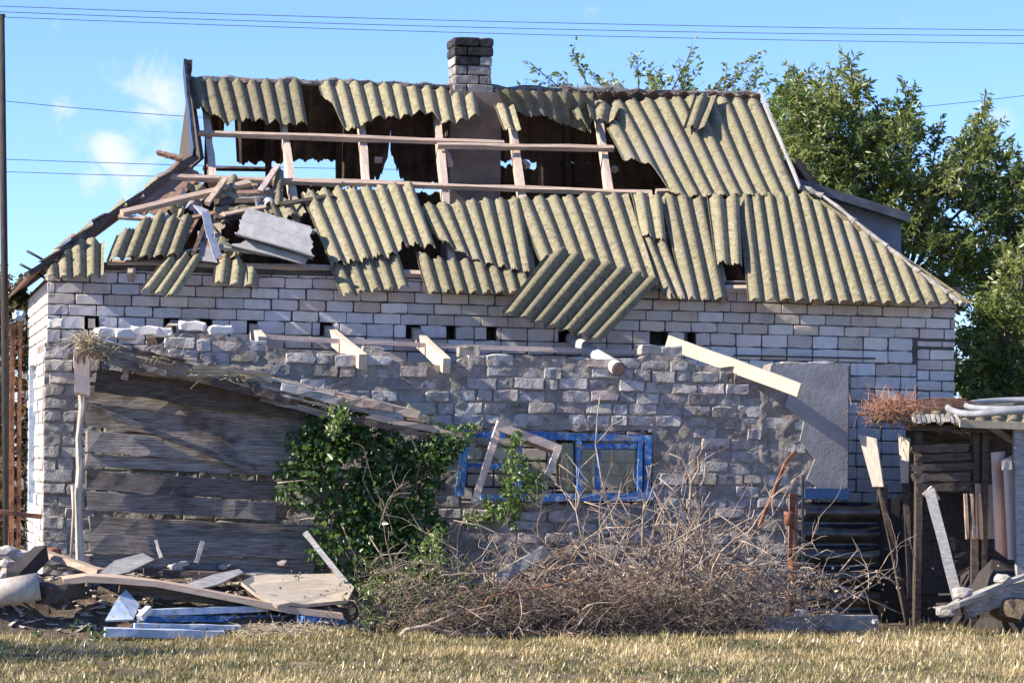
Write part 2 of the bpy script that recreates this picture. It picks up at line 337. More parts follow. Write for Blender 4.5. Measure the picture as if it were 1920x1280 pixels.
# ------------------------------------------------------------------ house: key planes
YW = 0.0; YE = -0.24; YR = 2.65
eL = Q(86, 520, YE); eR = Q(1800, 569, YE); rM = Q(900, 166, YR)
E_DIR = (eR - eL).normalized()
RN = E_DIR.cross(rM - eL).normalized()
if RN.z < 0: RN = -RN
def RF(px, py, off=0.0): return QP(px, py, eL + RN * off, RN)
RIDGE_P = rM; 
BN = V((RN.x, -RN.y, RN.z)).normalized()         # rear slope normal, the mirror image
def RB(px, py, off=0.0): return QP(px, py, RIDGE_P + BN * off, BN)
WL = Q(88, 560, 0).x; WR = Q(1792, 640, 0).x
g1 = Q(150, 592, 0); g2 = Q(1700, 634, 0)
SL = (g2.z - g1.z) / (g2.x - g1.x)
def z4(x): return g1.z + SL * (x - g1.x)          # the line on top of the course with the joist holes
def roof_z(x, y):                                 # front slope height
    return eL.z - (RN.x * (x - eL.x) + RN.y * (y - eL.y)) / RN.z
ridge_z = lambda x: roof_z(x, YR)
print('walls', WL, WR, 'z4', z4(WL), z4(WR), 'eave', eL, eR, 'ridge', rM, 'pitch', math.degrees(math.acos(RN.z)))

H = thing('brick_house', 'ruined white brick house with broken corrugated roof and sooty chimney', 'house', V(((WL + WR) / 2, 2.6, 0)))

def brick_mesh(name, L_, D_, H_, bev, jit, seed, sub=False):
    rr = random.Random(seed); mb = MB(); vs = []
    def ring(y, ins, n=1):
        out = []
        for (x, z) in ((-1, -1), (-.35, -1), (.35, -1), (1, -1), (1, 0), (1, 1), (.35, 1), (-.35, 1), (-1, 1), (-1, 0)):
            cut = bev * (.6 if abs(x) == 1 and abs(z) == 1 else 0)
            out.append((x * (L_ / 2 - ins) - math.copysign(cut, x) * (abs(x) == 1) + rr.uniform(-jit, jit), y + rr.uniform(-jit, jit) * .5, z * (H_ / 2 - ins) - (math.copysign(cut * .6, z) if z and abs(x) == 1 else 0) + rr.uniform(-jit, jit)))
        return out
    r0 = ring(0, bev); r1 = ring(bev * 1.3, 0); r2 = [(p[0], D_, p[2]) for p in r1]
    vs = r0 + r1 + r2; n = 10; fs = [(9, 0, 1), (9, 1, 7), (9, 7, 8), (1, 2, 6, 7), (2, 3, 4), (2, 4, 6), (4, 5, 6)]
    for a in (0, n):
        for k in range(n):
            k2 = (k + 1) % n; fs.append((a + k, a + n + k, a + n + k2, a + k2))
    fs = [tuple(f) for f in fs]
    me = bpy.data.meshes.new(name); me.from_pydata(vs, [], fs); me.update(); return me
def tri_front(me, m): me.materials.append(m); return me
BRK = [tri_front(brick_mesh('brick', .25, .10, .093, *((.003, .003) if s % 3 else (.005, .006)), s), M['brick']) for s in range(9)]
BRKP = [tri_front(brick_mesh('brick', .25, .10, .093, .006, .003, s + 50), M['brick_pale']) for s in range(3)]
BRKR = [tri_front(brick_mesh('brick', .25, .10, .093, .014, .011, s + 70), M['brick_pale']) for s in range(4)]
STN = [tri_front(brick_mesh('brick', .245, .09, .10, .006, .009, s + 20), M['stone']) for s in range(9)]

def brick_obj(parent, T, me, c, L_, h_, L0=.25, H0=.093, rot=(0, 0, 0)):
    o = bpy.data.objects.new('brick', me); COL.objects.link(o); o.parent = parent
    o.location = V(c) - V(T.location); o.scale = (L_ / L0, 1, h_ / H0); o.rotation_euler = rot; return o
def join_bricks(T, parent, lst, name, m):         # bricks past the limit: one joined part
    mb = MB()
    for (me, c, L_, h_, L0, H0, rot) in lst:
        mx = Matrix.LocRotScale(V(c), __import__('mathutils').Euler(rot), V((L_ / L0, 1, h_ / H0)))
        mb.add([mx @ v.co for v in me.vertices], [tuple(p.vertices) for p in me.polygons])
    return part(T, name, mb, m, parent, kind='stuff')

HOLES = [(172, 12), (321, 13), (386, 11), (473, 9), (612, 11), (775, 13), (846, 8), (922, 9), (1062, 14), (1236, 17), (1297, 8)]
def build_front_wall():
    ROWS = []                                     # (dz above the z4 line of the course centre, height)
    z = 0
    for i in range(6): ROWS.append((.1035 * i + .05, .0915, 'thin'))
    k = 0
    while -.127 * (k + 1) + z4(WL) > -.05: ROWS.append((-.127 * k - .0635, .115, 'tall')); k += 1
    holes = [(Q(px, 612, 0).x - w * .0052, Q(px, 612, 0).x + w * .0052) for px, w in HOLES]
    core = MB()
    topz = lambda x: min(roof_z(x, .12) - .12, z4(x) + .60)
    def slab(x0, x1, f0, f1, y0=.013, y1=.38):
        core.add([(x0, y0, f0(x0)), (x1, y0, f0(x1)), (x1, y0, f1(x1)), (x0, y0, f1(x0)), (x0, y1, f0(x0)), (x1, y1, f0(x1)), (x1, y1, f1(x1)), (x0, y1, f1(x0))],
                 [(0, 1, 2, 3), (5, 4, 7, 6), (0, 4, 5, 1), (3, 2, 6, 7), (0, 3, 7, 4), (1, 5, 6, 2)])
    a, b = WL + .012, WR - .012
    slab(a, b, lambda x: 0, lambda x: z4(x) - .127); slab(a, b, lambda x: z4(x), topz)
    xs = [a] + [v for h in holes for v in h] + [b]
    for i in range(0, len(xs), 2): slab(xs[i], xs[i + 1], lambda x: z4(x) - .127, lambda x: z4(x))
    slab(a, b, lambda x: z4(x) - .127, lambda x: z4(x), .25, .382)
    wall = part(H, 'front_wall', core, M['mortar'])
    px_l = lambda px: Q(px, 800, 0).x
    ann_r = px_l(1535)
    xp = Q(1719, 700, 0).x                        # the corner pier starts here
    wx0, wx1 = px_l(860), px_l(1225)
    vis = []; rest = []
    def row(zc, h, x0, x1, off, wallrow, pal=0):
        x = x0 - off
        while x < x1 - .01:
            s0, s1 = max(x, x0) , min(x + .26 + random.uniform(-.004, .004), x1); x += .26
            segs = [(s0, s1)]
            if wallrow:
                for h0, h1 in holes:
                    segs = [q for p, r in segs for q in ([(p, r)] if r <= h0 or p >= h1 else [(p, h0), (h1, r)])]
            for p, r in segs:
                if r - p < .045: continue
                xm = (p + r) / 2; zz = z4(xm) + zc
                if zz + h / 2 > topz(xm) + .02 or zz < .06: continue
                rec = (random.choice(BRK), (xm, YW + random.uniform(-.002, .003), zz), r - p - .010, h, .25, .093, (0, SL * -1 + random.uniform(-.006, .006), 0))
                in_win = wx0 < xm < wx1 and .8 < zz < 1.95
                seen = zz > 2.33 or xm > ann_r
                if in_win:
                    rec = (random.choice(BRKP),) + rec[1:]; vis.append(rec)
                elif seen: vis.append(rec)
                else: rest.append(rec)
    for (dz, h, kind) in ROWS:
        off = random.choice((0, .13, .065, .19))
        if kind == 'thin': row(dz, h, WL, WR, off, False)
        else:
            row(dz, h, WL, xp, off, abs(dz + .0635) < .01)
    k = 0
    while z4(WR) - .1035 * k > .1:
        row(-.1035 * k - .05, .0915 if k else .05, xp + .004, WR, (0, .13)[k % 2], False); k += 1
    vis.sort(key=lambda r: -(r[1][2] > 1.9) - (r[1][0] > ann_r) * .5)
    for rec in vis[:300]: brick_obj(wall, H, rec[0], rec[1], rec[2], rec[3], rot=rec[6])
    if vis[300:]: join_bricks(H, wall, vis[300:], 'bricks', M['brick'])
    print('front bricks', len(vis), len(rest))
    # timber wall plate under the sheets
    mb = MB(); mb.beam((WL - .05, .06, roof_z(WL, .06) - .105), (WR + .05, .06, roof_z(WR, .06) - .105), .14, .07, n=14, jit=.004); part(H, 'wall_plate', mb, M['wood_dark'])
    # metal flashing left from a removed roof
    mb = MB(); p = Q(1375, 666, 0); q = Q(1640, 672, 0); mb.beam((p.x, -.012, p.z), (q.x, -.012, q.z), .03, .014, jit=.002); part(H, 'flashing', mb, M['dark_metal'])
build_front_wall()

def build_other_walls():
    D = 5.3
    mb = MB(); ztop = z4(WL) + .36
    mb.add([(WL + .012, .38, 0), (WL + .012, D, 0), (WL + .012, D, ztop), (WL + .012, .38, ztop), (WL + .38, .38, 0), (WL + .38, D, 0), (WL + .38, D, ztop), (WL + .38, .38, ztop)],
           [(0, 3, 2, 1), (4, 5, 6, 7), (3, 7, 6, 2), (1, 2, 6, 5), (0, 4, 7, 3)])
    lw = part(H, 'end_wall', mb, M['mortar'])
    lst = []; z = .06; k = 0
    while z < ztop:
        y = (.0, .13)[k % 2] + .02
        while y < 3.6:
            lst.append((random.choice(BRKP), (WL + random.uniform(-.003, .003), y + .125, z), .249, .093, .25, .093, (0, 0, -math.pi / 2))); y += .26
        z += .1035; k += 1
    join_bricks(H, lw, lst, 'bricks', M['brick_pale'])
    # window casing on the sunny end wall
    mb = MB()
    for y in (.55, 1.75): mb.beam((WL - .03, y, 1.0), (WL - .03, y, 2.42), .09, .06, ref=(1, 0, 0))
    for z in (1.0, 2.42): mb.beam((WL - .03, .45, z), (WL - .03, 1.85, z), .06, .09, ref=(0, 0, 1))
    part(H, 'window_casing', mb, M['blue_pale'])
    for nm, x0, x1, y0, y1 in (('end_wall', WR - .38, WR - .002, .38, D), ('rear_wall', WL + .4, WR - .4, D - .38, D - .004)):
        mb = MB(); zt = z4(x1) + .3
        mb.add([(x0, y0, 0), (x1, y0, 0), (x1, y1, 0), (x0, y1, 0), (x0, y0, zt), (x1, y0, zt), (x1, y1, zt), (x0, y1, zt)], [(0, 1, 5, 4), (1, 2, 6, 5), (2, 3, 7, 6), (3, 0, 4, 7), (4, 5, 6, 7)])
        part(H, nm, mb, M['brick'])
    mb = MB(); z = z4(WR) + .18
    mb.add([(WL + .39, .39, z), (WR - .39, .39, z), (WR - .39, D - .39, z), (WL + .39, D - .39, z), (WL + .39, .39, z - .1), (WR - .39, .39, z - .1), (WR - .39, D - .39, z - .1), (WL + .39, D - .39, z - .1)], [(0, 1, 2, 3), (7, 6, 5, 4), (0, 4, 5, 1), (1, 5, 6, 2), (2, 6, 7, 3), (3, 7, 4, 0)])
    part(H, 'attic_floor', mb, M['floor'])
build_other_walls()

# ------------------------------------------------------------------ roof
ROOF = part(H, 'roof', MB(), M['roof'])           # replaced below by the ridge mesh
def lerp_list(lst, u):
    if u <= lst[0][0]: return lst[0][1]
    for (a, x), (b, y) in zip(lst, lst[1:]):
        if u <= b: return x + (y - x) * (u - a) / (b - a + 1e-9)
    return lst[-1][1]
def sheet_mb(quad, waves, nrm, vt=((0, 0),), vb=((0, 1),), amp=.028, th=.009, nv=7, jag=.012, phase=0.0, warp=.012, spw=10, seed=0, curl=0.0):
    TL, TR, BR, BL = [V(p) for p in quad]; rr = random.Random(seed); so = seed * 7.3
    nu = max(6, int(round(waves * spw))); top = []; bot = []
    for i in range(nu + 1):
        u = i / nu; a = lerp_list(vt, u) + rr.uniform(-jag, jag); b = lerp_list(vb, u) + rr.uniform(-jag, jag)
        for j in range(nv + 1):
            v = a + (b - a) * j / nv
            p = (TL * (1 - u) + TR * u) * (1 - v) + (BL * (1 - u) + BR * u) * v
            c = 2.05 * math.sqrt(math.cos(math.pi * waves * u + phase / 2) ** 2 + .015) - 1.1
            w = amp * c + warp * mnoise.noise(V((u * 2 + so, v * 2, so))) + curl * (v - .5) ** 2
            p = p + nrm * w; top.append(p); bot.append(p - nrm * th)
    mb = MB(); n1 = nv + 1; fs = []
    for i in range(nu):
        for j in range(nv): fs.append((i * n1 + j, i * n1 + j + 1, (i + 1) * n1 + j + 1, (i + 1) * n1 + j))
    mb.add(top, fs, True); mb.add(bot, [tuple(reversed(f)) for f in fs], True)
    ring = [i * n1 for i in range(nu + 1)] + [nu * n1 + j for j in range(1, n1)] + [i * n1 + nv for i in range(nu - 1, -1, -1)] + [j for j in range(nv - 1, 0, -1)]
    rv = [top[k] for k in ring] + [bot[k] for k in ring]; n = len(ring)
    mb.add(rv, [(k, k + n, (k + 1) % n + n, (k + 1) % n) for k in range(n)])
    return mb
_seed = [0]
def rsheet(pxq, waves, off=.0, offs=None, m='roof', where=RF, nrm=None, name='corrugated_sheet', label=None, **kw):
    _seed[0] += 1
    offs = offs or (off,) * 4
    q = [where(p[0], p[1], o) for p, o in zip(pxq, offs)]
    n = (q[2] - q[0]).cross(q[3] - q[1]).normalized()
    ref = nrm or (RN if where is RF else BN)
    if n.dot(ref) < 0: n = -n
    return part(H, name, sheet_mb(q, waves, n, seed=_seed[0], **kw), M[m], ROOF, label=label)

def build_roof():
    # ---- upper front row
    rsheet([(350, 150), (563, 151), (577, 232), (374, 232)], 8, .05, vb=((0, .62), (.09, .72), (.16, .80), (.24, 1.04), (.3, .96), (.45, .92), (.52, .9), (.66, .98), (.72, .92), (.8, 1.05), (.9, .98), (1, 1.0)), jag=.03, phase=2.6)
    rsheet([(596, 151), (893, 172), (900, 222), (622, 243)], 11, .05, vb=((0, .25), (.05, .55), (.08, .95), (.13, 1.05), (.2, .96), (.27, .85), (.33, .78), (.42, .82), (.52, .80), (.6, .70), (.68, .76), (.76, 1.08), (.83, 1.05), (.9, 1.0), (1, .85)), jag=.03, phase=2.6)
    rsheet([(927, 195), (962, 200), (976, 246), (944, 240)], 1.6, .05, jag=.04, phase=2.4)
    rsheet([(1056, 178), (1090, 182), (1108, 245), (1078, 215)], 1.3, .06, jag=.08, phase=2.0)
    # dark sheet sagging below the ridge
    def VP(px, py, off=0): return Q(px, py, 2.30 - off)
    rsheet([(925, 168), (1110, 176), (1112, 232), (948, 205)], 7, 0, where=VP, nrm=V((0, -1, 0)), m='roof', vb=((0, .9), (.25, 1.15), (.45, 1.0), (.6, 1.2), (.8, 1.25), (.9, 1.35), (1, .9)), jag=.05, warp=.05)
    rsheet([(1098, 185), (1162, 200), (1150, 228), (1105, 222)], 2, .10, jag=.08, warp=.03)
    # ---- upper right field
    rsheet([(1112, 190), (1420, 180), (1499, 368), (1208, 368)], 11, .055, vt=((0, .28), (.09, .22), (.11, .02), (.18, .0), (1, 0)), vb=((0, .62), (.1, .64), (.14, .68), (.18, .9), (.22, 1), (1, 1)), phase=2.6, warp=.02, nv=12)
    rsheet([(1302, 180), (1343, 181), (1320, 242), (1282, 236)], 1.7, .14, phase=2.2, jag=.04)
    # ---- lower row, from the left
    rsheet([(565, 360), (775, 345), (818, 466), (622, 496)], 8, .085, vb=((0, .98), (.12, 1), (.3, 1.0), (.45, .97), (.55, 1.0), (.66, .95), (.7, .86), (.8, .9), (.9, .94), (1, 1.0)), jag=.03, phase=2.4, nv=10)
    rsheet([(618, 498), (748, 476), (768, 538), (640, 552)], 5, .03, phase=2.4, jag=.05)
    rsheet([(788, 384), (976, 372), (1000, 512), (838, 478)], 7, .06, vb=((0, .62), (.1, .78), (.25, .92), (.4, 1), (1, 1)), phase=2.6, jag=.02, nv=10)
    rsheet([(780, 474), (985, 500), (1000, 547), (800, 548)], 8, .02, vt=((0, -.1), (.1, .1), (1, 0)), phase=2.4, jag=.04)
    rsheet([(966, 372), (1176, 365), (1236, 548), (1038, 552)], 7.5, .055, vb=((0, .62), (.2, .8), (.4, .9), (.6, .96), (1, .98)), phase=2.6, nv=10)
    rsheet([(1184, 362), (1240, 366), (1250, 452), (1200, 438)], 2, .09, jag=.05, phase=2.4)
    rsheet([(1198, 440), (1250, 452), (1288, 560), (1246, 556)], 2, .05, jag=.05, phase=2.4)
    rsheet([(1238, 366), (1326, 372), (1366, 561), (1284, 561)], 3.2, .06, jag=.02, phase=2.4, nv=10)
    rsheet([(1326, 366), (1386, 370), (1392, 496), (1342, 492)], 2, .11, jag=.03, phase=2.4)
    hip = ((0, 0), (.38, -.02), (.5, .14), (.62, .33), (.75, .53), (.88, .74), (1, .94))
    rsheet([(1384, 368), (1705, 368), (1803, 570), (1403, 562)], 14.6, .05, vt=hip, phase=2.6, nv=14, jag=.008, warp=.02)
    # ---- lower left, loose and slipped sheets
    rsheet([(76, 438), (196, 446), (194, 517), (82, 521)], 4.4, .03, vt=((0, .98), (.25, .62), (.45, .3), (.62, .1), (.7, .05), (1, .1)), phase=2.6, jag=.03)
    rsheet([(230, 410), (368, 398), (338, 478), (200, 486)], 5.2, .10, vt=((0, .35), (.15, .3), (.3, .1), (.5, -.12), (.6, .1), (.85, .1), (1, .08)), phase=2.4, jag=.04)
    rsheet([(308, 482), (382, 474), (328, 560), (262, 540)], 3, offs=(.05, .05, .12, .12), jag=.05, phase=2.4)
    rsheet([(405, 472), (492, 485), (484, 538), (398, 528)], 3.2, .03, vt=((0, .05), (.5, .15), (1, .6)), jag=.05, phase=2.4)
    rsheet([(510, 320), (532, 322), (530, 388), (512, 386)], .9, .04, phase=2.8, jag=.05)
    # bare grey broken sheet lying across the slope, ribs level
    rsheet([(440, 446), (464, 386), (580, 420), (586, 488)], 2.6, offs=(.22, .10, .12, .24), m='roof_grey', jag=.02, amp=.05, phase=0, label='pale grey broken sheet lying crosswise')
    rsheet([(412, 460), (470, 452), (582, 486), (560, 496)], 1.2, offs=(.16, .14, .16, .16), m='roof_grey', jag=.06)
    # white curled scrap
    mb = MB(); pts = [(362, 384), (378, 396), (388, 440), (402, 480)]
    for a, b in zip(pts, pts[1:]): mb.poly_prism([RF(a[0], a[1], .22), RF(a[0] + 16, a[1] + 4, .18), RF(b[0] + 14, b[1] - 2, .18), RF(b[0], b[1] + 6, .22)], RN * -.01)
    part(H, 'sheet_scrap', mb, M['white'], ROOF, label='white curled scrap of roofing')
    mb = MB(); mb.poly_prism([RF(370, 432, .06), RF(390, 440, .06), RF(408, 492, .05), RF(376, 488, .05)], RN * -.01); part(H, 'sheet_scrap', mb, M['roof_grey'], ROOF)
    # ---- rear slope, seen from inside through the holes
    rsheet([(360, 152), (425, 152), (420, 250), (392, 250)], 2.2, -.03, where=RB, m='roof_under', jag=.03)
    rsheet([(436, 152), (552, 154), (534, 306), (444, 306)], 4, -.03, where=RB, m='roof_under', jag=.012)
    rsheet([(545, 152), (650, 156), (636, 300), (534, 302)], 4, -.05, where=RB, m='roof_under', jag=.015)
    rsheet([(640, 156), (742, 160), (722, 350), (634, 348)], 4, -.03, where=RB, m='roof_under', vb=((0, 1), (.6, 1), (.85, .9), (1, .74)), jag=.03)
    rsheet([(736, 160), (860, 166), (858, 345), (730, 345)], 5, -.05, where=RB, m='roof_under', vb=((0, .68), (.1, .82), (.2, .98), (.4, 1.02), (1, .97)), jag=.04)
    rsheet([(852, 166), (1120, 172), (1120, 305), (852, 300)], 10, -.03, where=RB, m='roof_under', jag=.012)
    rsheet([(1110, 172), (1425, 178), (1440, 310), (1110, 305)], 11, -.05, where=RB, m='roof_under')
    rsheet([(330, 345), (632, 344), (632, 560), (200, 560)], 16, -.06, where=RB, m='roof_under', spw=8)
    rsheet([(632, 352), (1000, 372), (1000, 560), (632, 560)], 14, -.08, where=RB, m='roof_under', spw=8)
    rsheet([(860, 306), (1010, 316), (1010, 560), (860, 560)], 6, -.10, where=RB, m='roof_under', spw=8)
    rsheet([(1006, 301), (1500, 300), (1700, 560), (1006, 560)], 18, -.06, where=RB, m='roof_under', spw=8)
    # ---- ridge
    mb = MB(); me_old = ROOF.data
    x0 = RF(352, 150).x; x1 = RF(1424, 178).x; n = 70; pts = []; rs = []
    for i in range(n + 1):
        pq = RF(352 + 1072 * i / n, 148 + 30 * i / n + random.uniform(-1.5, 2.5), .035); pts.append((pq.x, pq.y, pq.z)); rs.append(random.uniform(.018, .048))
    mb.tube(pts, rs, 7, .3, smooth=False)
    ROOF.data = mb.mesh('roof', V(H.location)); ROOF.data.materials.append(M['ridge'])
    # ---- right verge board and hip caps
    mb = MB(); a = RF(1424, 172, .10); b = RF(1500, 352, .10); mb.beam(a, b, .018, .05, ref=RN, n=6, jit=.006); part(H, 'verge_board', mb, M['wood_grey'], ROOF)
    hp = [RF(x, y, .07) for x, y in ((1496, 348), (1540, 366), (1600, 412), (1660, 460), (1720, 508), (1775, 548), (1803, 568))]
    for p, q in zip(hp, hp[1:]):
        mb = MB(); mb.tube([p, p.lerp(q, .5) + V((0, 0, random.uniform(-.01, .015))), p.lerp(q, .8), q + (q - p) * .06], [.012, .026, .016, .03], 7, .4, smooth=False); part(H, 'hip_cap', mb, M['hipcap'], ROOF)
    # ---- left gablet: fascia and vertical end
    zt = ridge_z(x0); yb = 1.43; zb = roof_z(x0, yb)
    mb = MB(); xg = x0 + .02
    mb.poly_prism([(xg, YR, zt - .02), (xg, yb + .05, zb), (xg, 2 * YR - yb, zb)], (.03, 0, 0)); part(H, 'gable_end', mb, M['wood_dark'], ROOF)
    mb = MB(); mb.beam((x0 - .03, YR - .02, zt + .10), (x0 - .06, yb - .05, zb + .02), .035, .16, ref=RN, n=5, jit=.006); part(H, 'verge_board', mb, M['dark_metal'], ROOF)
    mb = MB(); mb.beam((x0 + .02, YR, zt - .05), (x0 + .02, YR, zt + .16), .05, .05, ref=(1, 0, 0), jit=.01); part(H, 'finial', mb, M['wood_dark'], ROOF)
    # left hip plane with red-brown boarding
    c0 = V((WL - .18, YE, eL.z)); cr = V((WL - .18, 2 * YR - YE, eL.z)); h0 = V((x0 - .02, yb, zb)); h1 = V((x0 - .02, 2 * YR - yb, zb))
    hn = (cr - c0).cross(h0 - c0).normalized(); hn = hn if hn.z > 0 else -hn
    nb = 11
    for i in range(nb):
        t0, t1 = i / nb, (i + .93) / nb
        a0 = c0.lerp(h0, t0); a1 = c0.lerp(h0, t1); b0 = cr.lerp(h1, t0); b1 = cr.lerp(h1, t1)
        mb = MB(); e = .04; mb.poly_prism([a0.lerp(b0, e), b0, b1, a1.lerp(b1, e)], hn * .022); part(H, 'hip_board', mb, M['wood_red'], ROOF)
    for f in (-.03,):
        mb = MB(); mb.beam(c0 + hn * .02, h0 + hn * .02, .05, .055, ref=hn, n=12, jit=.014); part(H, 'hip_rafter', mb, M['wood_dark'], ROOF)
    # shards riding on the left hip
    for (px, py, w, s) in [(90, 510, .11, 1), (115, 488, .10, 2), (140, 458, .12, 3), (170, 438, .13, 4), (196, 412, .10, 5), (215, 396, .12, 6), (238, 372, .10, 7), (265, 350, .10, 8), (300, 322, .09, 9)]:
        p = c0.lerp(h0, .03 + s * .1) + hn * .03; mb = MB(); q = [p + V((-w, 0, -.05)), p + V((w * .6, -.02, .07)), p + V((w * .7, .12, .09)), p + V((-w * .8, .12, -.03))]
        q = [v + V((random.gauss(0, .03), random.gauss(0, .04), random.gauss(0, .025))) for v in q]; mb.poly_prism(q, hn * .012); part(H, 'sheet_shard', mb, M['roof'] if s % 2 else M['ridge'], ROOF)
    for k in range(5):                            # red-brown boards left bare under the lost sheets
        t = k / 5; a = (338 + 44 * t, 306 + 26 * t); b = (232 + 84 * t, 398 + 4 * t)
        mb = MB(); mb.beam(RF(*a, -.03), RF(*b, -.03), .075, .02, ref=RN, n=6, jit=.005, jag=.02); part(H, 'roof_board', mb, M['wood_red'], ROOF)
    # ---- timbers of the front slope
    def slope_beam(nm, a, b, w, h, off, m, offb=None, **kw):
        mb = MB(); mb.beam(RF(*a, off), RF(*b, off if offb is None else offb), w, h, ref=RN, n=8, **kw); return part(H, nm, mb, M[m], ROOF)
    for a, b in [((383, 165), (398, 345)), ((522, 165), (556, 420)), ((672, 168), (700, 520)), ((814, 172), (850, 530)), ((952, 176), (1000, 545)), ((1116, 180), (1170, 555)), ((1275, 180), (1360, 560)), ((1400, 182), (1530, 566)), ((405, 400), (412, 520)), ((250, 440), (246, 520))]:
        slope_beam('rafter', a, b, .068, .11, -.10, 'wood_rafter', jit=.007)
    for a, b, o in [((372, 250), (945, 269), -.005), ((820, 273), (1150, 279), .02), ((312, 332), (640, 345), -.01), ((560, 340), (1222, 363), -.015), ((612, 430), (1240, 440), -.03), ((200, 492), (640, 505), -.02), ((640, 508), (1290, 535), -.03), ((1290, 538), (1780, 556), -.03), ((1230, 360), (1490, 362), -.03), ((1180, 270), (1460, 275), -.03), ((1200, 440), (1620, 455), -.03)]:
        slope_beam('batten', a, b, .05, .05, o, 'wood_lath', jit=.006)
    # short timber ends and struts
    for a, b, w in [((836, 285), (845, 310), .05), ((702, 300), (716, 300), .04), ((980, 303), (990, 312), .06), ((1148, 315), (1156, 320), .06)]:
        slope_beam('strut', a, b, w, .05, -.18, 'wood_rafter')
    slope_beam('loose_batten', (228, 400), (468, 343), .06, .05, .10, 'wood_lath', offb=.03)
    slope_beam('loose_batten', (222, 407), (300, 412), .045, .03, .07, 'wood_lath')
    slope_beam('loose_batten', (388, 382), (422, 336), .05, .04, .10, 'wood_lath')
    slope_beam('loose_batten', (488, 358), (520, 312), .05, .04, .08, 'wood_pink', jag=.03)
    slope_beam('loose_batten', (298, 287), (336, 297), .05, .04, .10, 'wood_red', jag=.03)
    for y_, m in ((366, 'roof'), (380, 'wood_dark'), (394, 'roof'), (408, 'wood_dark')):
        slope_beam('loose_board', (402, y_), (500 - (y_ - 366) * .8, y_ - 3), .07, .03, .02, m, jit=.01)
    slope_beam('loose_batten', (408, 462), (520, 478), .05, .03, .13, 'wood_grey')
    rj = random.Random(5)
    for k in range(15):
        cx, cy = rj.choice(((rj.uniform(235, 390), 0), (rj.uniform(400, 545), 1))); cy = rj.uniform(345, 480) if cy else 500 - (cx - 120) * .62 + rj.uniform(0, 60)
        w_, h_ = rj.uniform(22, 55), rj.uniform(14, 40); a = rj.gauss(.1, .5); ca, sa = math.cos(a), math.sin(a); o_ = rj.uniform(-.06, .08)
        quad = [(cx + x * ca - y * sa, cy + x * sa + y * ca) for x, y in ((-w_ / 2, -h_ / 2), (w_ / 2, -h_ / 2 + rj.uniform(-6, 6)), (w_ / 2 + rj.uniform(-8, 8), h_ / 2), (-w_ / 2, h_ / 2 + rj.uniform(-6, 6)))]
        rsheet(quad, max(.8, w_ / 27), offs=[o_ + rj.uniform(-.06, .06) for _ in range(4)], m='roof' if k % 4 else 'roof_grey', name='sheet_shard', jag=.12, nv=4)
    for k in range(14):
        cx = rj.uniform(230, 540); cy = (500 - (cx - 120) * .55 if cx < 400 else 350) + rj.uniform(0, 110); l = rj.uniform(35, 110); a = rj.gauss(-.25, .6)
        slope_beam('loose_batten', (cx, min(cy, 490)), (cx + l * math.cos(a), min(cy + l * math.sin(a), 495)), rj.uniform(.025, .06), .025, rj.uniform(-.05, .1), rj.choice(('wood_lath', 'wood_dark', 'wood_grey', 'wood_red')), jag=.04)
    # rear rafters
    for a, b in [((636, 160), (634, 560)), ((850, 165), (850, 560)), ((500, 155), (507, 560)), ((390, 155), (386, 560)), ((1060, 170), (1075, 560))]:
        mb = MB(); mb.beam(RB(*a, -.13), RB(*b, -.13), .06, .10, ref=BN, n=6, jit=.006); part(H, 'rafter', mb, M['wood_dark'], ROOF)
    mb = MB(); mb.beam(RB(380, 316, -.05), RB(520, 318, -.05), .04, .03, ref=BN); part(H, 'batten', mb, M['wood_dark'], ROOF)
    # right hip plane closes the far end
    x1b = x1; zt1 = ridge_z(x1); zb1 = roof_z(x1, yb)
    c0 = V((WR + .05, YE, eR.z)); cr = V((WR + .05, 2 * YR - YE, eR.z)); h0 = V((RF(1497, 350).x, RF(1497, 350).y, RF(1497, 350).z)); h1 = V((h0.x, 2 * YR - h0.y, h0.z))
    hn = (cr - c0).cross(h0 - c0).normalized(); hn = hn if hn.z > 0 else -hn
    _q = [h0, h1, cr, c0]; mb = sheet_mb(_q, 14, hn, phase=1, spw=8); part(H, 'corrugated_sheet', mb, M['roof'], ROOF)
    mb = MB(); mb.poly_prism([(x1, YR, zt1 - .03), (h0.x - .05, h0.y, h0.z), (h0.x - .05, h1.y, h1.z)], (-.03, 0, 0)); part(H, 'gable_end', mb, M['wood_dark'], ROOF)
build_roof()

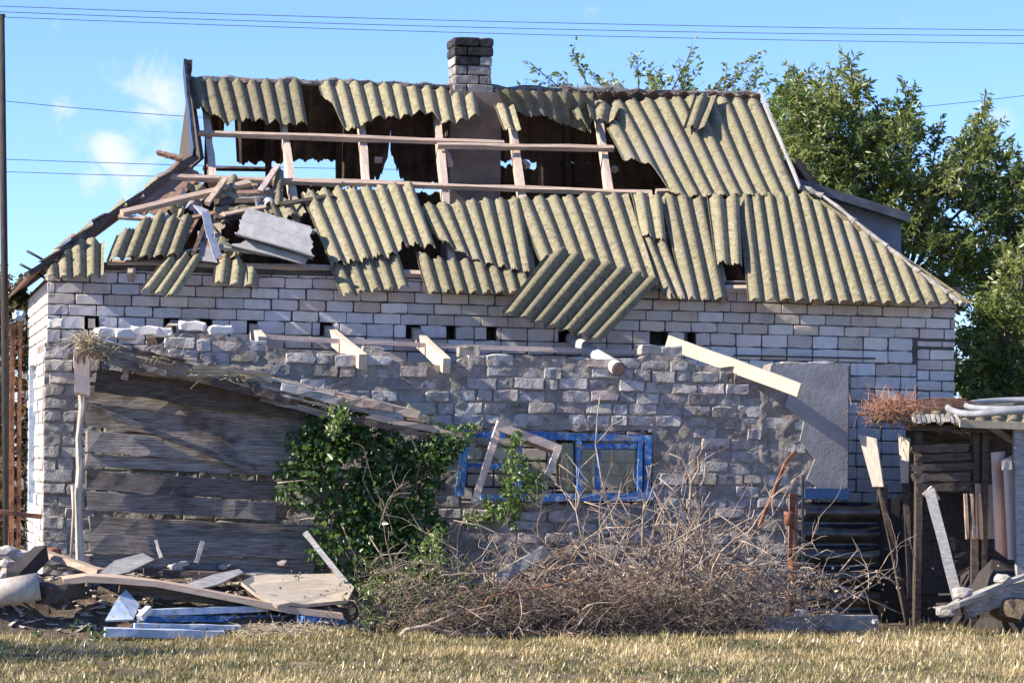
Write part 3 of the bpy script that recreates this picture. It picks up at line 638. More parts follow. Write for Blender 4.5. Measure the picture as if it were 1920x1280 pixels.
def build_chimney():
    mb = MB(); yc = YR - .02
    pl = Q(843, 300, yc - .18); pr = Q(938, 300, yc - .18); zb = z4(pl.x) + .15
    ztop = Q(880, 172, yc - .18).z
    def bx(mb, x0, x1, y0, y1, z0, z1): mb.add([(x0, y0, z0), (x1, y0, z0), (x1, y1, z0), (x0, y1, z0), (x0, y0, z1), (x1, y0, z1), (x1, y1, z1), (x0, y1, z1)], [(0, 1, 5, 4), (1, 2, 6, 5), (2, 3, 7, 6), (3, 0, 4, 7), (4, 5, 6, 7), (3, 2, 1, 0)])
    bx(mb, pl.x, pr.x, yc - .20, yc + .25, zb, ztop); ch = part(H, 'chimney', mb, M['plaster'])
    xl = Q(853, 130, yc - .16).x; xr = Q(922, 130, yc - .16).x; z = ztop - .02
    zt = Q(885, 70, yc - .16).z; hh = (zt - z) / 6
    core = MB(); bx(core, xl + .03, xr - .03, yc - .12, yc + .17, z, zt - .04); part(H, 'flue', core, M['soot'], ch)
    for k in range(6):
        w = .015 if k >= 4 else (.018 if k == 0 else 0)
        if k == 3: w = .006
        m = M['soot'] if k >= 4 else (M['brick'] if k < 3 else M['stone'])
        zc = z + hh * (k + .5); X0, X1 = xl - w, xr + w; Y0, Y1 = yc - .16 - w, yc + .20 + w
        split = X0 + (X1 - X0) * (.66 if k % 2 else .34)
        segs = [((X0, Y0), (split, Y0), 0), ((split, Y0), (X1, Y0), 0), ((X1, Y0), (X1, Y1), 0), ((X1, Y1), (X0, Y1), 0), ((X0, Y1), (X0, Y0), 0)]
        for (a, b, _) in segs:
            dx, dy = b[0] - a[0], b[1] - a[1]; L_ = math.hypot(dx, dy); ang = math.atan2(dy, dx)
            mk = ('soot' if m is M['soot'] else 'brk')
            me = CHB[(mk if k != 3 else random.choice(('soot', 'stn')))][random.randrange(3)]
            brick_obj(ch, H, me, ((a[0] + b[0]) / 2, (a[1] + b[1]) / 2, zc), L_ - .008, hh - .008, rot=(0, 0, ang))
CHB = {'soot': [tri_front(brick_mesh('brick', .25, .06, .093, .008, .005, s + 80), M['soot']) for s in range(3)],
       'brk': [tri_front(brick_mesh('brick', .25, .06, .093, .008, .006, s + 90), M['chim']) for s in range(3)],
       'stn': [tri_front(brick_mesh('brick', .25, .06, .093, .008, .005, s + 95), M['stone']) for s in range(3)]}
build_chimney()

# ------------------------------------------------------------------ annex: rough roofless brick lean-to
YA = -1.30
AX0 = Q(82, 900, YA).x; AX1 = Q(1591, 800, YA).x
A = thing('annex', 'roofless rough grey brick annex along the front of the house', 'annex', V(((AX0 + AX1) / 2, -.65, 0)))
_top = [(82, 642), (150, 640), (250, 652), (330, 640), (345, 622), (460, 634), (500, 650), (560, 655), (620, 660), (690, 668), (740, 676), (850, 684), (870, 668), (1000, 672), (1150, 674), (1200, 672), (1215, 664), (1290, 672), (1300, 684), (1400, 690), (1412, 712), (1440, 712), (1446, 680), (1591, 682)]
A_TOP = [(Q(px, py, YA).x, Q(px, py, YA).z) for px, py in _top]
def a_top(x): return lerp_list(A_TOP, x)
wa = Q(866, 806, YA); wb = Q(1224, 944, YA)
WX0, WX1, WZ1, WZ0 = wa.x, wb.x, Q(1000, 806, YA).z, Q(1050, 944, YA).z
def build_annex():
    nx = int((AX1 - AX0) / .022); nz = 104; vs = []; fs = []
    xs = [AX0 + (AX1 - AX0) * i / nx for i in range(nx + 1)]
    smear0 = Q(1425, 800, YA).x
    for i, x in enumerate(xs):
        t = a_top(x) + .02 * mnoise.noise(V((x * 9, 0, 0)))
        for j in range(nz + 1):
            z = t * j / nz
            d = .016 * mnoise.noise(V((x * 6, z * 8, 1))) + .010 * mnoise.noise(V((x * 19, z * 24, 5))) + .004 * mnoise.noise(V((x * 45, z * 45, 9)))
            if x > smear0 and z > 1.2: d += .016 + .007 * mnoise.noise(V((x * 3, z * 3, 11)))
            vs.append((x, YA - d, z))
    n1 = nz + 1
    for i in range(nx):
        for j in range(nz):
            xm = (xs[i] + xs[i + 1]) / 2; zm = vs[i * n1 + j][2] + .01
            if WX0 < xm < WX1 and WZ0 < zm < WZ1: continue
            fs.append((i * n1 + j, (i + 1) * n1 + j, (i + 1) * n1 + j + 1, i * n1 + j + 1))
    mb = MB(); mb.add(vs, fs, True)
    # wall top, back, ends and the reveals of the window opening
    back = YA + .25; tv = []
    for i, x in enumerate(xs): tv += [vs[i * n1 + nz], (x, back, vs[i * n1 + nz][2] - .01), (x, back, 0)]
    tf = []
    for i in range(nx):
        a, b = i * 3, i * 3 + 3; tf.append((a, b, b + 1, a + 1))
        if not (WX0 < xs[i] < WX1): tf.append((a + 1, b + 1, b + 2, a + 2))
    mb.add(tv, tf)
    for z0, z1 in ((0, WZ0), (WZ1, min(a_top((WX0 + WX1) / 2), 2.3))): mb.add([(WX0 - .02, back, z0), (WX1 + .02, back, z0), (WX1 + .02, back, z1), (WX0 - .02, back, z1)], [(3, 2, 1, 0)])
    r = (YA - .004, back)
    mb.add([(x, y, z) for x, z in ((WX0, WZ0), (WX1, WZ0), (WX1, WZ1), (WX0, WZ1)) for y in r], [(0, 1, 3, 2), (2, 3, 5, 4), (4, 5, 7, 6), (6, 7, 1, 0)])
    for x, t in ((AX0, a_top(AX0)), (AX1, a_top(AX1))): mb.add([(x, YA, 0), (x, -.0, 0), (x, -.0, t), (x, YA, t)], [(0, 1, 2, 3)])
    wall = part(A, 'wall', mb, M['smear'])
    lst = []; z = .06; k = 0
    while z < a_top(AX0) - .06:
        y = YA + .02 + (0, .13)[k % 2]
        while y < -.14:
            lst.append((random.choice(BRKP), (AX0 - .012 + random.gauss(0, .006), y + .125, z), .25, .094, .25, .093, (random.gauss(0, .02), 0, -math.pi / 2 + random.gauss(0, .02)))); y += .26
        z += .105; k += 1
    join_bricks(A, wall, lst, 'bricks', M['brick_pale'])  # whiter than the annex front: sunlight put into the brick colour
    vis = []; rest = []; z = .05; k = 0
    hidden = lambda px, py: (px < 610 and py > 735 + (px - 160) * .1) or (px > 560 and px < 860 and py > 800) or py > 1010
    while z < 2.75:
        x = AX0 - random.choice((0, .13, .07)); wob = random.uniform(-.004, .004)
        while x < AX1:
            L_ = .25 + random.uniform(-.04, .02) if random.random() > .16 else random.uniform(.11, .17); xm = x + L_ / 2; x += L_ + .018
            s0, s1 = max(xm - L_ / 2, AX0), min(xm + L_ / 2, AX1); L_ = s1 - s0; xm = (s0 + s1) / 2
            zz = z + random.uniform(-.011, .011) + .012 * math.sin(xm * 1.7 + z * 3)
            if L_ < .06 or zz + .055 > a_top(xm) + .035: continue
            if WX0 - L_ / 2 < xm < WX1 + L_ / 2 and WZ0 - .055 < zz < WZ1 + .055: continue
            dirv = V((xm, YA, zz)) - CAM; dpt = dirv.dot(FW); px = 960 + FPX * dirv.dot(RT) / dpt; py = HORIZON - FPX * dirv.dot(UP) / dpt
            dep = random.gauss(-.010, .0085)
            if px > 1425 and py < 900: dep += .005
            if random.random() < .06: dep += .02
            rec = (random.choice(STN), (xm, YA + dep, zz), L_, .096 + random.uniform(-.012, .01), .245, .10, (random.uniform(-.03, .03), random.uniform(-.03, .03), random.uniform(-.025, .025)))
            (rest if hidden(px, py) else vis).append(rec)
        z += .1065; k += 1
    random.shuffle(vis)
    for r in vis[:300]: brick_obj(wall, A, r[0], r[1], r[2], r[3], .245, .10, r[6])
    join_bricks(A, wall, vis[300:] + rest, 'bricks', M['stone']); print('annex', len(vis), len(rest))
    # loose pale bricks along the broken wall head
    for px, py, L_ in [(205, 622, .22), (238, 625, .2), (272, 620, .25), (305, 622, .18), (360, 612, .24), (415, 618, .24), (103, 606, .13), (1225, 668, .24), (1260, 672, .2), (880, 664, .2), (700, 668, .2)]:
        p = Q(px, py, YA + .08); p.z = max(p.z, a_top(p.x) + .05)
        if px < 340: p.z = Q(px, py, YA + .08).z
        brick_obj(wall, A, random.choice(BRKR if px < 500 else STN), p, L_, .085, rot=(random.uniform(-.1, .1), random.uniform(-.12, .12), random.uniform(-.3, .3)))
    mb = MB(); pl = [(1446, 684), (1520, 682), (1590, 684), (1590, 800), (1589, 914), (1545, 922), (1512, 900), (1528, 860), (1500, 826), (1508, 790), (1472, 762), (1480, 735), (1438, 716)]
    mb.poly_prism([Q(x, y, YA - .034) for x, y in pl], (0, .02, 0)); part(A, 'plaster_patch', mb, M['render'], wall)
    # window
    w = bpy.data.objects.new('window', None); me = MB()
    yw = YA + .02
    def P(px, py, y=yw): return Q(px, py, y)
    fr = MB(); fr.beam(P(860, 812), P(1222, 822), .06, .065, n=6, jit=.004)
    win = part(A, 'window', fr, M['blue'])
    def bar(nm, a, b, w_, h_, m='blue', y=yw, **kw):
        mb = MB(); mb.beam(P(*a, y), P(*b, y), w_, h_, ref=(0, 1, 0) if abs(a[0] - b[0]) < abs(a[1] - b[1]) else (0, 0, 1), **kw); part(A, nm, mb, M[m], win)
    bar('sill', (900, 934), (1222, 930), .09, .07, y=yw - .03)
    bar('jamb', (874, 812), (860, 930), .08, .07); bar('jamb', (1214, 818), (1212, 930), .065, .07)
    bar('jamb', (1200, 826), (1198, 922), .035, .06, y=yw - .01)
    bar('mullion', (1084, 822), (1086, 922), .05, .06); bar('mullion', (972, 818), (972, 926), .06, .06)
    bar('mullion', (1122, 828), (1120, 920), .05, .04, y=yw + .05); bar('glazing_bar', (872, 872), (970, 874), .05, .04)
    bar('glazing_bar', (1090, 836), (1195, 836), .04, .05)
    for a, b in (((1052, 830), (1080, 920)), ((1092, 842), (1118, 920)), ((880, 830), (968, 868)), ((1126, 842), (1192, 920))):
        p, q = P(a[0], a[1], yw + .03), P(b[0], b[1], yw + .03); mb = MB(); mb.poly_prism([(p.x, p.y, p.z), (q.x, p.y, p.z), (q.x, p.y, q.z), (p.x, p.y, q.z - .0)], (0, .004, 0))
        part(A, 'pane', mb, M['glass'], win)
    for px in (1052, 1074, 1098):  # dark boards put in to stand for the dim interior
        mb = MB(); mb.beam(Q(px, 950, -.85), Q(px + 2, 800, -.85), .11, .03, ref=(0, 1, 0), n=4, jit=.006); part(A, 'dim_interior_board', mb, M['wood_dark'])
    # joists of the lost roof, fresh timber, let into the house wall
    for a, b, w_, h_, m in [((472, 614), (492, 644), .075, .13, 'wood_new'), ((612, 618), (680, 678), .075, .135, 'wood_new'), ((776, 622), (838, 686), .07, .135, 'wood_new'), ((172, 604), (172, 606), .06, .09, 'wood_pale')]:
        mb = MB(); p0 = Q(a[0], a[1] + 4, .12); yb = YA - .12 if b[0] > 600 else (-.75 if b[0] > 300 else -.12)
        p1 = Q(b[0], b[1], yb); mb.beam(p0, p1, w_, h_, n=5, jit=.003); part(A, 'joist', mb, M[m])
    mb = MB(); mb.beam(Q(330, 610, .05), Q(318, 625, -.5), .09, .10, n=4); part(A, 'joist', mb, M['wood_pale'])
    mb = MB(); mb.beam(Q(322, 615, -.55), Q(285, 640, -.9), .10, .07, n=3, jit=.01); part(A, 'joist', mb, M['wood_dark'])
build_annex()

def px_beam(name, label, cat, a, b, y0, y1, w, h, m, ref=(0, 0, 1), group=None, **kw):
    mb = MB(); mb.beam(Q(*a, y0), Q(*b, y1), w, h, ref=ref, **kw); return solo(name, label, cat, mb, M[m], group)

# battens, boards and the sheet that slid off the roof
px_beam('batten', 'long thin pinkish batten lying across the joist ends above the annex', 'batten', (495, 631), (1245, 661), -.62, -.62, .05, .045, 'wood_pink', n=12, jit=.004, bend=(0, 0, -.02))
px_beam('timber_board', 'long pale fresh board sloping down over the right end of the annex wall', 'board', (1252, 641), (1500, 731), -.75, -1.78, .05, .125, 'wood_new', n=6, jit=.003)
def build_fallen_sheet():
    q = [RF(1036, 462, .13), RF(1235, 526, .13), Q(1126, 640, -.85), Q(940, 584, -.72)]
    n = (q[2] - q[0]).cross(q[3] - q[1]).normalized(); n = n if n.z > 0 else -n
    mb = sheet_mb(q, 7, n, amp=.036, seed=77, jag=.015, phase=2.2, vt=((0, .12), (.1, .0), (1, 0)))
    solo('fallen_sheet', 'olive corrugated sheet slid askew over the eaves and hanging down', 'roofing sheet', mb, M['roof'])
build_fallen_sheet()
def build_log():
    p, q = Q(1070, 634, .1), Q(1160, 692, YA - .14); T = thing('log_joist', 'pale round log poking out below the slipped roofing sheet, with rotten brown end', 'log', V((q.x, q.y, q.z - .09)))
    mb = MB(); mb.tube([p, p.lerp(q, .5), q], [.058, .06, .066], 16, .03, cap=False); part(T, 'shaft', mb, M['pipe'])
    d = (q - p).normalized(); mb = MB(); mb.tube([q - d * .01, q + d * .004], [.064, .052], 16, .06, smooth=False); part(T, 'cut_end', mb, M['wood_red'])
build_log()

# ------------------------------------------------------------------ plank lean-to on the left
PLX = Q(160, 800, -1.5).x
S = thing('plank_shed', 'dark weathered plank wall of a collapsed shed at the left', 'shed', V((Q(360, 900, -1.5).x, -1.5, 0)))
def build_plank_shed():
    rows = [((165, 741), (612, 800), 28, -1.47), ((162, 776), (600, 832), 44, -1.45), ((162, 826), (560, 858), 40, -1.47), ((160, 862), (540, 882), 24, -1.44), ((162, 899), (520, 922), 36, -1.52), ((164, 938), (515, 958), 36, -1.54), ((168, 984), (590, 1002), 34, -1.44), ((170, 1018), (600, 1030), 38, -1.47), ((172, 1056), (590, 1068), 40, -1.44), ((172, 1098), (600, 1108), 40, -1.46), ((172, 1140), (600, 1148), 38, -1.44)]
    for a, b, hpx, y in rows:
        # each plank is a strip of uneven width
        mb = MB(); mb.beam(Q(*a, y), Q(*b, y), .028, hpx * .0045, n=14, jit=.005, jag=.02); part(S, 'plank', mb, M['wood_plank'])
    mb = MB(); mb.beam(Q(168, 762, -1.53), Q(478, 882, -1.53), .03, .05, n=8, jit=.006); part(S, 'brace', mb, M['wood_plank'])
    # crooked post with a block nailed to it
    pts = [Q(x, y, -1.62) for x, y in ((150, 1052), (148, 980), (146, 930), (150, 880), (147, 820), (154, 760), (150, 700), (150, 650))]
    mb = MB(); mb.tube(pts, [.04, .036, .032, .034, .028, .032, .04, .045], 7, .15, smooth=False); part(S, 'post', mb, M['wood_pale'])
    mb = MB(); mb.tube([Q(x, y, -1.66) for x, y in ((133, 1050), (138, 960), (136, 910))], .014, 5, .2); part(S, 'post', mb, M['wood_pale'])
    mb = MB(); mb.beam(Q(154, 738, -1.70), Q(154, 686, -1.70), .13, .06, ref=(0, 1, 0), n=3, jit=.006, jag=.02); part(S, 'block', mb, M['wood_pink'])
    for px in (141, 152, 163):
        mb = MB(); mb.beam(Q(px, 690, -1.66), Q(px + 1, 654, -1.66), .032, .03, ref=(0, 1, 0)); part(S, 'block', mb, M['wood_pale'])
    mb = MB(); mb.beam(Q(232, 712, -1.62), Q(236, 690, -1.62), .05, .1, ref=(0, 1, 0), jit=.01); part(S, 'joist_end', mb, M['wood_lath'])
build_plank_shed()
def build_collapsed_roof():
    T = thing('collapsed_roof', 'slumped clay and straw roof edge sloping down over the plank wall', 'roof', Q(480, 800, -1.7))
    pl = [(150, 652), (205, 662), (270, 680), (340, 695), (410, 708), (480, 718), (550, 733), (620, 748), (690, 762), (750, 776), (800, 790), (835, 802)]
    rs = [.06, .08, .09, .075, .085, .07, .08, .07, .075, .06, .05, .03]
    mb = MB(); mb.tube([Q(x, y, -1.72) for x, y in pl], rs, 12, .3, smooth=False); part(T, 'clay_roll', mb, M['clay'])
    mb = MB(); mb.beam(Q(180, 712, -1.60), Q(600, 772, -1.60), .05, .19, n=14, jit=.012); part(T, 'fascia_board', mb, M['wood_dark'])
    mb = MB(); mb.beam(Q(150, 640, -1.55), Q(480, 700, -1.6), .22, .025, n=12, jit=.012); part(T, 'thatch_layer', mb, M['clay'])
    for a, b, w in [((200, 640), (330, 676), .04), ((330, 672), (470, 712), .03), ((480, 704), (640, 744), .03), ((600, 742), (730, 768), .03)]:
        mb = MB(); mb.beam(Q(*a, -1.80), Q(*b, -1.80), w, .02, n=8, jit=.006, jag=.02); part(T, 'lath', mb, M['wood_pale'])
    for k in range(7):
        mb = MB(); y0 = 688 + k * 3; x0 = 352 + random.uniform(-5, 12); x1 = 505 + random.uniform(-16, 8)
        mb.beam(Q(x0, y0 + random.uniform(-2, 2), -1.86 + .01 * k), Q(x1, y0 + 4 + random.uniform(-3, 3), -1.86 + .01 * k), .02, .018, n=5, jit=.003, jag=.02); part(T, 'reed', mb, M['straw'])
    for k in range(26):
        t = random.random(); x0 = 165 + 560 * t; y0 = 640 + 132 * t + random.uniform(-12, 34); l = random.uniform(70, 190); m = random.choice(('wood_plank', 'wood_lath', 'wood_grey', 'wood_dark', 'wood_plank'))
        yy = -1.84 + random.uniform(-.05, .12); mb = MB(); mb.beam(Q(x0, y0, yy), Q(x0 + l, y0 + l * random.uniform(.17, .27), yy + random.uniform(-.04, .04)), .02, random.uniform(.02, .085), n=6, jit=.008, jag=.05, taper=random.uniform(.5, 1)); part(T, 'split_board', mb, M[m])
    # straw tufts
    mb = MB()
    for cx, cy, n, sx, sy in ((165, 636, 150, 26, 12), (190, 655, 90, 22, 14), (440, 708, 70, 40, 8), (640, 752, 60, 50, 8), (310, 668, 50, 40, 8)):
        for _ in range(n):
            p = Q(cx + random.gauss(0, sx * .5), cy + random.gauss(0, sy * .5), -1.82 + random.uniform(-.06, .1)); d = V((random.uniform(-1, 1), random.uniform(-.6, .3), random.uniform(-.7, .4))).normalized() * random.uniform(.05, .16)
            mb.tube([p, p + d * .5 + V((0, 0, .01)), p + d], [.004, .0035, .002], 3)
    part(T, 'straw_tufts', mb, M['straw'], kind='stuff')
build_collapsed_roof()

# loose window frame leaning in front of the blue window
def build_loose_frame():
    T = thing('window_frame', 'loose pinkish wooden window frame leaning askew before the blue window', 'window frame', Q(960, 1000, -1.85))
    y = -1.85
    for nm, a, b, w, h, m in [('stile', (938, 790), (888, 945), .06, .05, 'wood_pink'), ('top_rail', (930, 797), (1050, 842), .07, .075, 'wood_pink'), ('stile', (1046, 836), (1006, 948), .06, .085, 'wood_pale'), ('bottom_rail', (888, 942), (1006, 946), .06, .05, 'wood_lath')]:
        mb = MB(); mb.beam(Q(*a, y), Q(*b, y + (.25 if nm == 'bottom_rail' else 0)), w, h, ref=(0, 0, 1) if 'rail' in nm else (0, 1, 0), n=5, jit=.004, jag=.006); part(T, nm, mb, M[m])
    mb = MB(); mb.beam(Q(948, 815, y + .02), Q(1040, 850, y + .02), .04, .03, n=4); part(T, 'rebate', mb, M['wood_red'])
build_loose_frame()

# ------------------------------------------------------------------ vegetation helpers
def leaves_arrays(P_, D_, ln, wd, fold=.35):
    n = len(P_); D_ = D_ / (np.linalg.norm(D_, axis=1, keepdims=True) + 1e-9)
    r = np.random.normal(size=(n, 3)); S_ = np.cross(D_, r); S_ /= np.linalg.norm(S_, axis=1, keepdims=True) + 1e-9
    N_ = np.cross(S_, D_); ln = np.asarray(ln).reshape(-1, 1); wd = np.asarray(wd).reshape(-1, 1)
    mid = P_ + D_ * ln * .45
    a = mid + S_ * wd * .5 + N_ * wd * fold * .5; b = mid - S_ * wd * .5 + N_ * wd * fold * .5; tip = P_ + D_ * ln - N_ * ln * .12
    v = np.stack([P_, a, tip, b], 1).reshape(-1, 3); k = np.arange(n) * 4
    t = np.stack([np.stack([k, k + 1, k + 2], 1), np.stack([k, k + 2, k + 3], 1)], 1).reshape(-1, 3)
    return v, t
def leaf_part(T, name, P_, D_, ln, wd, m, rv, kind=None):
    v, t = leaves_arrays(np.array(P_), np.array(D_), ln, wd); me = np_mesh(name, v, t, V(T.location)); add_rnd(me, np.repeat(rv, 4))
    return part(T, name, me, m, kind=kind)
def in_poly(x, y, poly):
    c = False; j = len(poly) - 1
    for i in range(len(poly)):
        xi, yi = poly[i]; xj, yj = poly[j]
        if (yi > y) != (yj > y) and x < (xj - xi) * (y - yi) / (yj - yi) + xi: c = not c
        j = i
    return c
def shoot(p0, d, length, nleaf, P_, D_, mbt, r0=.006, droop=.15):
    pts = [V(p0)]; d = V(d).normalized(); seg = 5
    for i in range(seg):
        d = (d + V((random.gauss(0, .16), random.gauss(0, .16), random.gauss(0, .12) - droop * .2))).normalized(); pts.append(pts[-1] + d * (length / seg))
    if mbt is not None: mbt.tube(pts, [r0 * (1 - .8 * i / seg) for i in range(seg + 1)], 4, cap=False)
    for k in range(nleaf):
        t = random.uniform(.08, 1) * seg; i = min(int(t), seg - 1); p = pts[i].lerp(pts[i + 1], t - i)
        ld = (pts[i + 1] - pts[i]).normalized() * .55 + V((random.gauss(0, .6), random.gauss(0, .6), random.gauss(-.25, .45)))
        P_.append(tuple(p + V((random.gauss(0, .012),) * 3))); D_.append(tuple(ld))
    return pts

def make_tree(name, label, cat, base, y, poly, tips, nfill, m, leaf=(.085, .036), spread=1.0, gap=.0, centre=None, nl=14, group=None):
    T = thing(name, label, cat, base, group); P_ = []; D_ = []; mbt = MB(); limbs = MB()
    cx = sum(p[0] for p in poly) / len(poly); cy = sum(p[1] for p in poly) / len(poly)
    c = V(Q(*(centre or (cx, cy)), y)); tr = MB(); b = V(base)
    tr.tube([b, b.lerp(c, .35) + V((.1, 0, 0)), b.lerp(c, .7), c], [.09, .08, .06, .04], 8, .08); part(T, 'trunk', tr, M['bark'])
    for tx, ty in tips:
        t = Q(tx, ty, y + random.uniform(-.5, .5) * spread); s = c.lerp(t, .25) - V((0, 0, .15)); mid = s.lerp(t, .55) + V((random.gauss(0, .08), random.gauss(0, .08), .05))
        limbs.tube([c.lerp(b, .12), s, mid, t], [.04, .025, .013, .003], 5, cap=False)
        for k in range(9):
            f = .35 + .65 * k / 8; p = mid.lerp(t, f); shoot(p, (t - mid).normalized() + V((random.gauss(0, .7), random.gauss(0, .7), .1)), random.uniform(.10, .24), nl - 4, P_, D_, mbt)
        shoot(mid.lerp(t, .5), t - mid, (t - mid).length * .55, nl + 8, P_, D_, mbt)
    x0, x1 = min(p[0] for p in poly), max(p[0] for p in poly); y0, y1 = min(p[1] for p in poly), max(p[1] for p in poly); k = 0; tries = 0
    while k < nfill and tries < nfill * 30:
        tries += 1; px, py = random.uniform(x0, x1), random.uniform(y0, y1)
        if not in_poly(px, py, poly): continue
        if mnoise.noise(V((px * .014, py * .014, cx))) < gap: continue
        p = Q(px, py + 38, y + random.gauss(0, .55) * spread); out = (p - c); out.normalize()
        shoot(p, out * .7 + V((random.gauss(0, .5), random.gauss(0, .5), .55)), random.uniform(.16, .38), nl, P_, D_, mbt); k += 1
    part(T, 'limbs', limbs, M['bark']); part(T, 'twigs', mbt, M['bark'], kind='stuff')
    n = len(P_); P2 = np.array(P_); rv = np.clip(np.random.beta(2, 3, n) + .25 * np.sin(P2[:, 0] * 3.1) * np.sin(P2[:, 2] * 2.7 + 1), 0, 1)
    leaf_part(T, 'crown', P_, D_, np.random.uniform(.65, 1.2, n) * leaf[0], np.random.uniform(.7, 1.2, n) * leaf[1], M[m], rv)
    return T
crown = [(1446, 250), (1462, 160), (1490, 132), (1530, 160), (1560, 150), (1590, 112), (1612, 190), (1650, 215), (1680, 190), (1702, 168), (1722, 230), (1770, 260), (1815, 235), (1845, 200), (1862, 262), (1850, 310), (1830, 330), (1880, 300), (1905, 280), (1960, 330), (2050, 450), (2050, 760), (1780, 760), (1790, 560), (1700, 470), (1600, 390), (1500, 340), (1455, 300)]
gx = Q(1680, 700, 5.9)
make_tree('fruit_tree', 'tall leafy green fruit tree behind the right end of the house', 'tree', V((gx.x, 5.9, 0)), 5.9, crown, [(1590, 112), (1490, 132), (1470, 160), (1703, 166), (1845, 198), (1560, 145), (1900, 285), (1655, 205), (1760, 245), (1895, 420), (1620, 150), (1530, 150)], 3300, 'leaf', leaf=(.104, .036), gap=-.40, centre=(1690, 480), nl=15)
gx = Q(1200, 700, 8.5)
make_tree('bare_tree', 'thin sparse green tree showing above the ridge', 'tree', V((gx.x, 8.5, 0)), 8.5, [(985, 175), (1000, 128), (1060, 150), (1075, 105), (1130, 150), (1195, 108), (1240, 130), (1300, 100), (1310, 165), (1335, 165), (1390, 135), (1418, 105), (1445, 160), (1440, 260), (990, 260)],
          [(1003, 126), (1075, 100), (1112, 140), (1195, 108), (1232, 140), (1295, 100), (1288, 150), (1385, 135), (1416, 108), (1350, 150), (1150, 150), (1060, 150)], 190, 'leaf', leaf=(.085, .04), gap=-.12, centre=(1200, 330), nl=8)
gx = Q(1890, 700, 1.2)
make_tree('shrub', 'dark green shrub at the right edge behind the small shed', 'shrub', V((gx.x, 1.2, 0)), 1.2, [(1806, 640), (1840, 560), (1890, 490), (1940, 470), (2000, 520), (2000, 800), (1800, 800), (1800, 700)], [(1885, 500), (1905, 480), (1860, 590)], 620, 'leaf', leaf=(.095, .04), gap=-.5, spread=.5, nl=14)
gx = Q(5, 900, 3.4)
make_tree('shrub', 'yellowing leafy shrub behind the rusty posts at the left edge', 'shrub', V((gx.x - .2, 3.4, 0)), 3.4, [(-60, 560), (-20, 530), (20, 530), (42, 560), (46, 610), (30, 660), (34, 1000), (-60, 1060)], [(30, 540), (10, 530), (45, 570)], 520, 'leaf_dry', leaf=(.085, .05), gap=-.7, spread=.4, nl=14)

def vine(name, label, blobs, y, m, n, leaf=(.065, .055), stems=(), group=None):
    c = Q(blobs[0][0], blobs[0][1], y); T = thing(name, label, 'vine', V((c.x, y, 0)), group); P_ = []; D_ = []; st = MB()
    tot = sum(b[2] * b[3] for b in blobs)
    for (bx, by, rx, ry) in blobs:
        for _ in range(int(n * rx * ry / tot)):
            a = random.uniform(0, 6.283); r = math.sqrt(random.random()) * (1 + .22 * math.sin(a * 5 + bx)); px, py = bx + math.cos(a) * rx * r, by + math.sin(a) * ry * r
            if mnoise.noise(V((px * .035, py * .035, bx))) < -.28: continue
            P_.append(tuple(Q(px, py, y - random.gauss(0.05, .09) + .1 * r))); D_.append((random.gauss(0, .7), random.gauss(-.45, .4), random.gauss(-.55, .5)))
        for _ in range(5):
            a = random.uniform(0, 6.28); p = [Q(bx + math.cos(a) * rx * .9 * t + random.gauss(0, 6), by + ry * (1 - t * 1.6) * .9 + random.gauss(0, 6), y + .06) for t in (0, .3, .6, 1)]
            st.tube(p, [.008, .007, .006, .004], 4, cap=False)
    for pl, r in stems: st.tube([Q(a, b, y - .12) for a, b in pl], r, 5)
    part(T, 'stems', st, M['twig'], kind='stuff'); nn = len(P_)
    leaf_part(T, 'foliage', P_, D_, np.random.uniform(.3, 1.35, nn) * leaf[0], np.random.uniform(.35, 1.25, nn) * leaf[1], M[m], np.clip(np.random.beta(2, 3, nn), 0, 1)); return T
vine('climbing_vine', 'big dark green vine mass covering the wall between planks and blue window', [(640, 890, 110, 120), (740, 940, 95, 130), (600, 850, 60, 70), (800, 850, 50, 60), (690, 1030, 95, 65), (660, 800, 60, 45), (770, 1010, 60, 70)], -1.72, 'leaf_ivy', 7600, stems=[([(760, 790), (775, 830), (790, 860), (780, 900)], .008), ([(690, 860), (680, 900), (700, 940), (720, 955)], .007), ([(745, 870), (735, 900), (700, 925)], .006), ([(640, 980), (660, 1030), (690, 1080)], .007), ([(600, 930), (570, 900), (520, 905)], .006)])
vine('climbing_vine', 'fresh green vine sprig lit at the top of the dark vine mass', [(635, 778, 20, 24), (625, 800, 14, 14)], -1.95, 'leaf_fresh', 150, leaf=(.05, .045))
vine('climbing_vine', 'green vine spreading around the upper left corner of the blue window', [(855, 815, 45, 22), (820, 845, 45, 30), (880, 800, 26, 10)], -1.80, 'leaf_ivy', 620, leaf=(.05, .045))
vine('climbing_vine', 'bright green vine climbing through the loose pinkish window frame', [(965, 890, 24, 60), (945, 950, 36, 36), (1000, 900, 22, 40), (968, 830, 14, 28), (890, 970, 24, 16)], -1.98, 'leaf_fresh', 1250, leaf=(.048, .042), stems=[([(1010, 940), (1005, 900), (1030, 870)], .006)])
vine('creeping_plant', 'low bright green creeper at the left foot of the brush heap', [(800, 1045, 32, 42), (760, 1090, 60, 26), (705, 1105, 40, 18), (820, 1010, 16, 26)], -2.25, 'leaf_fresh', 1100, leaf=(.045, .038))

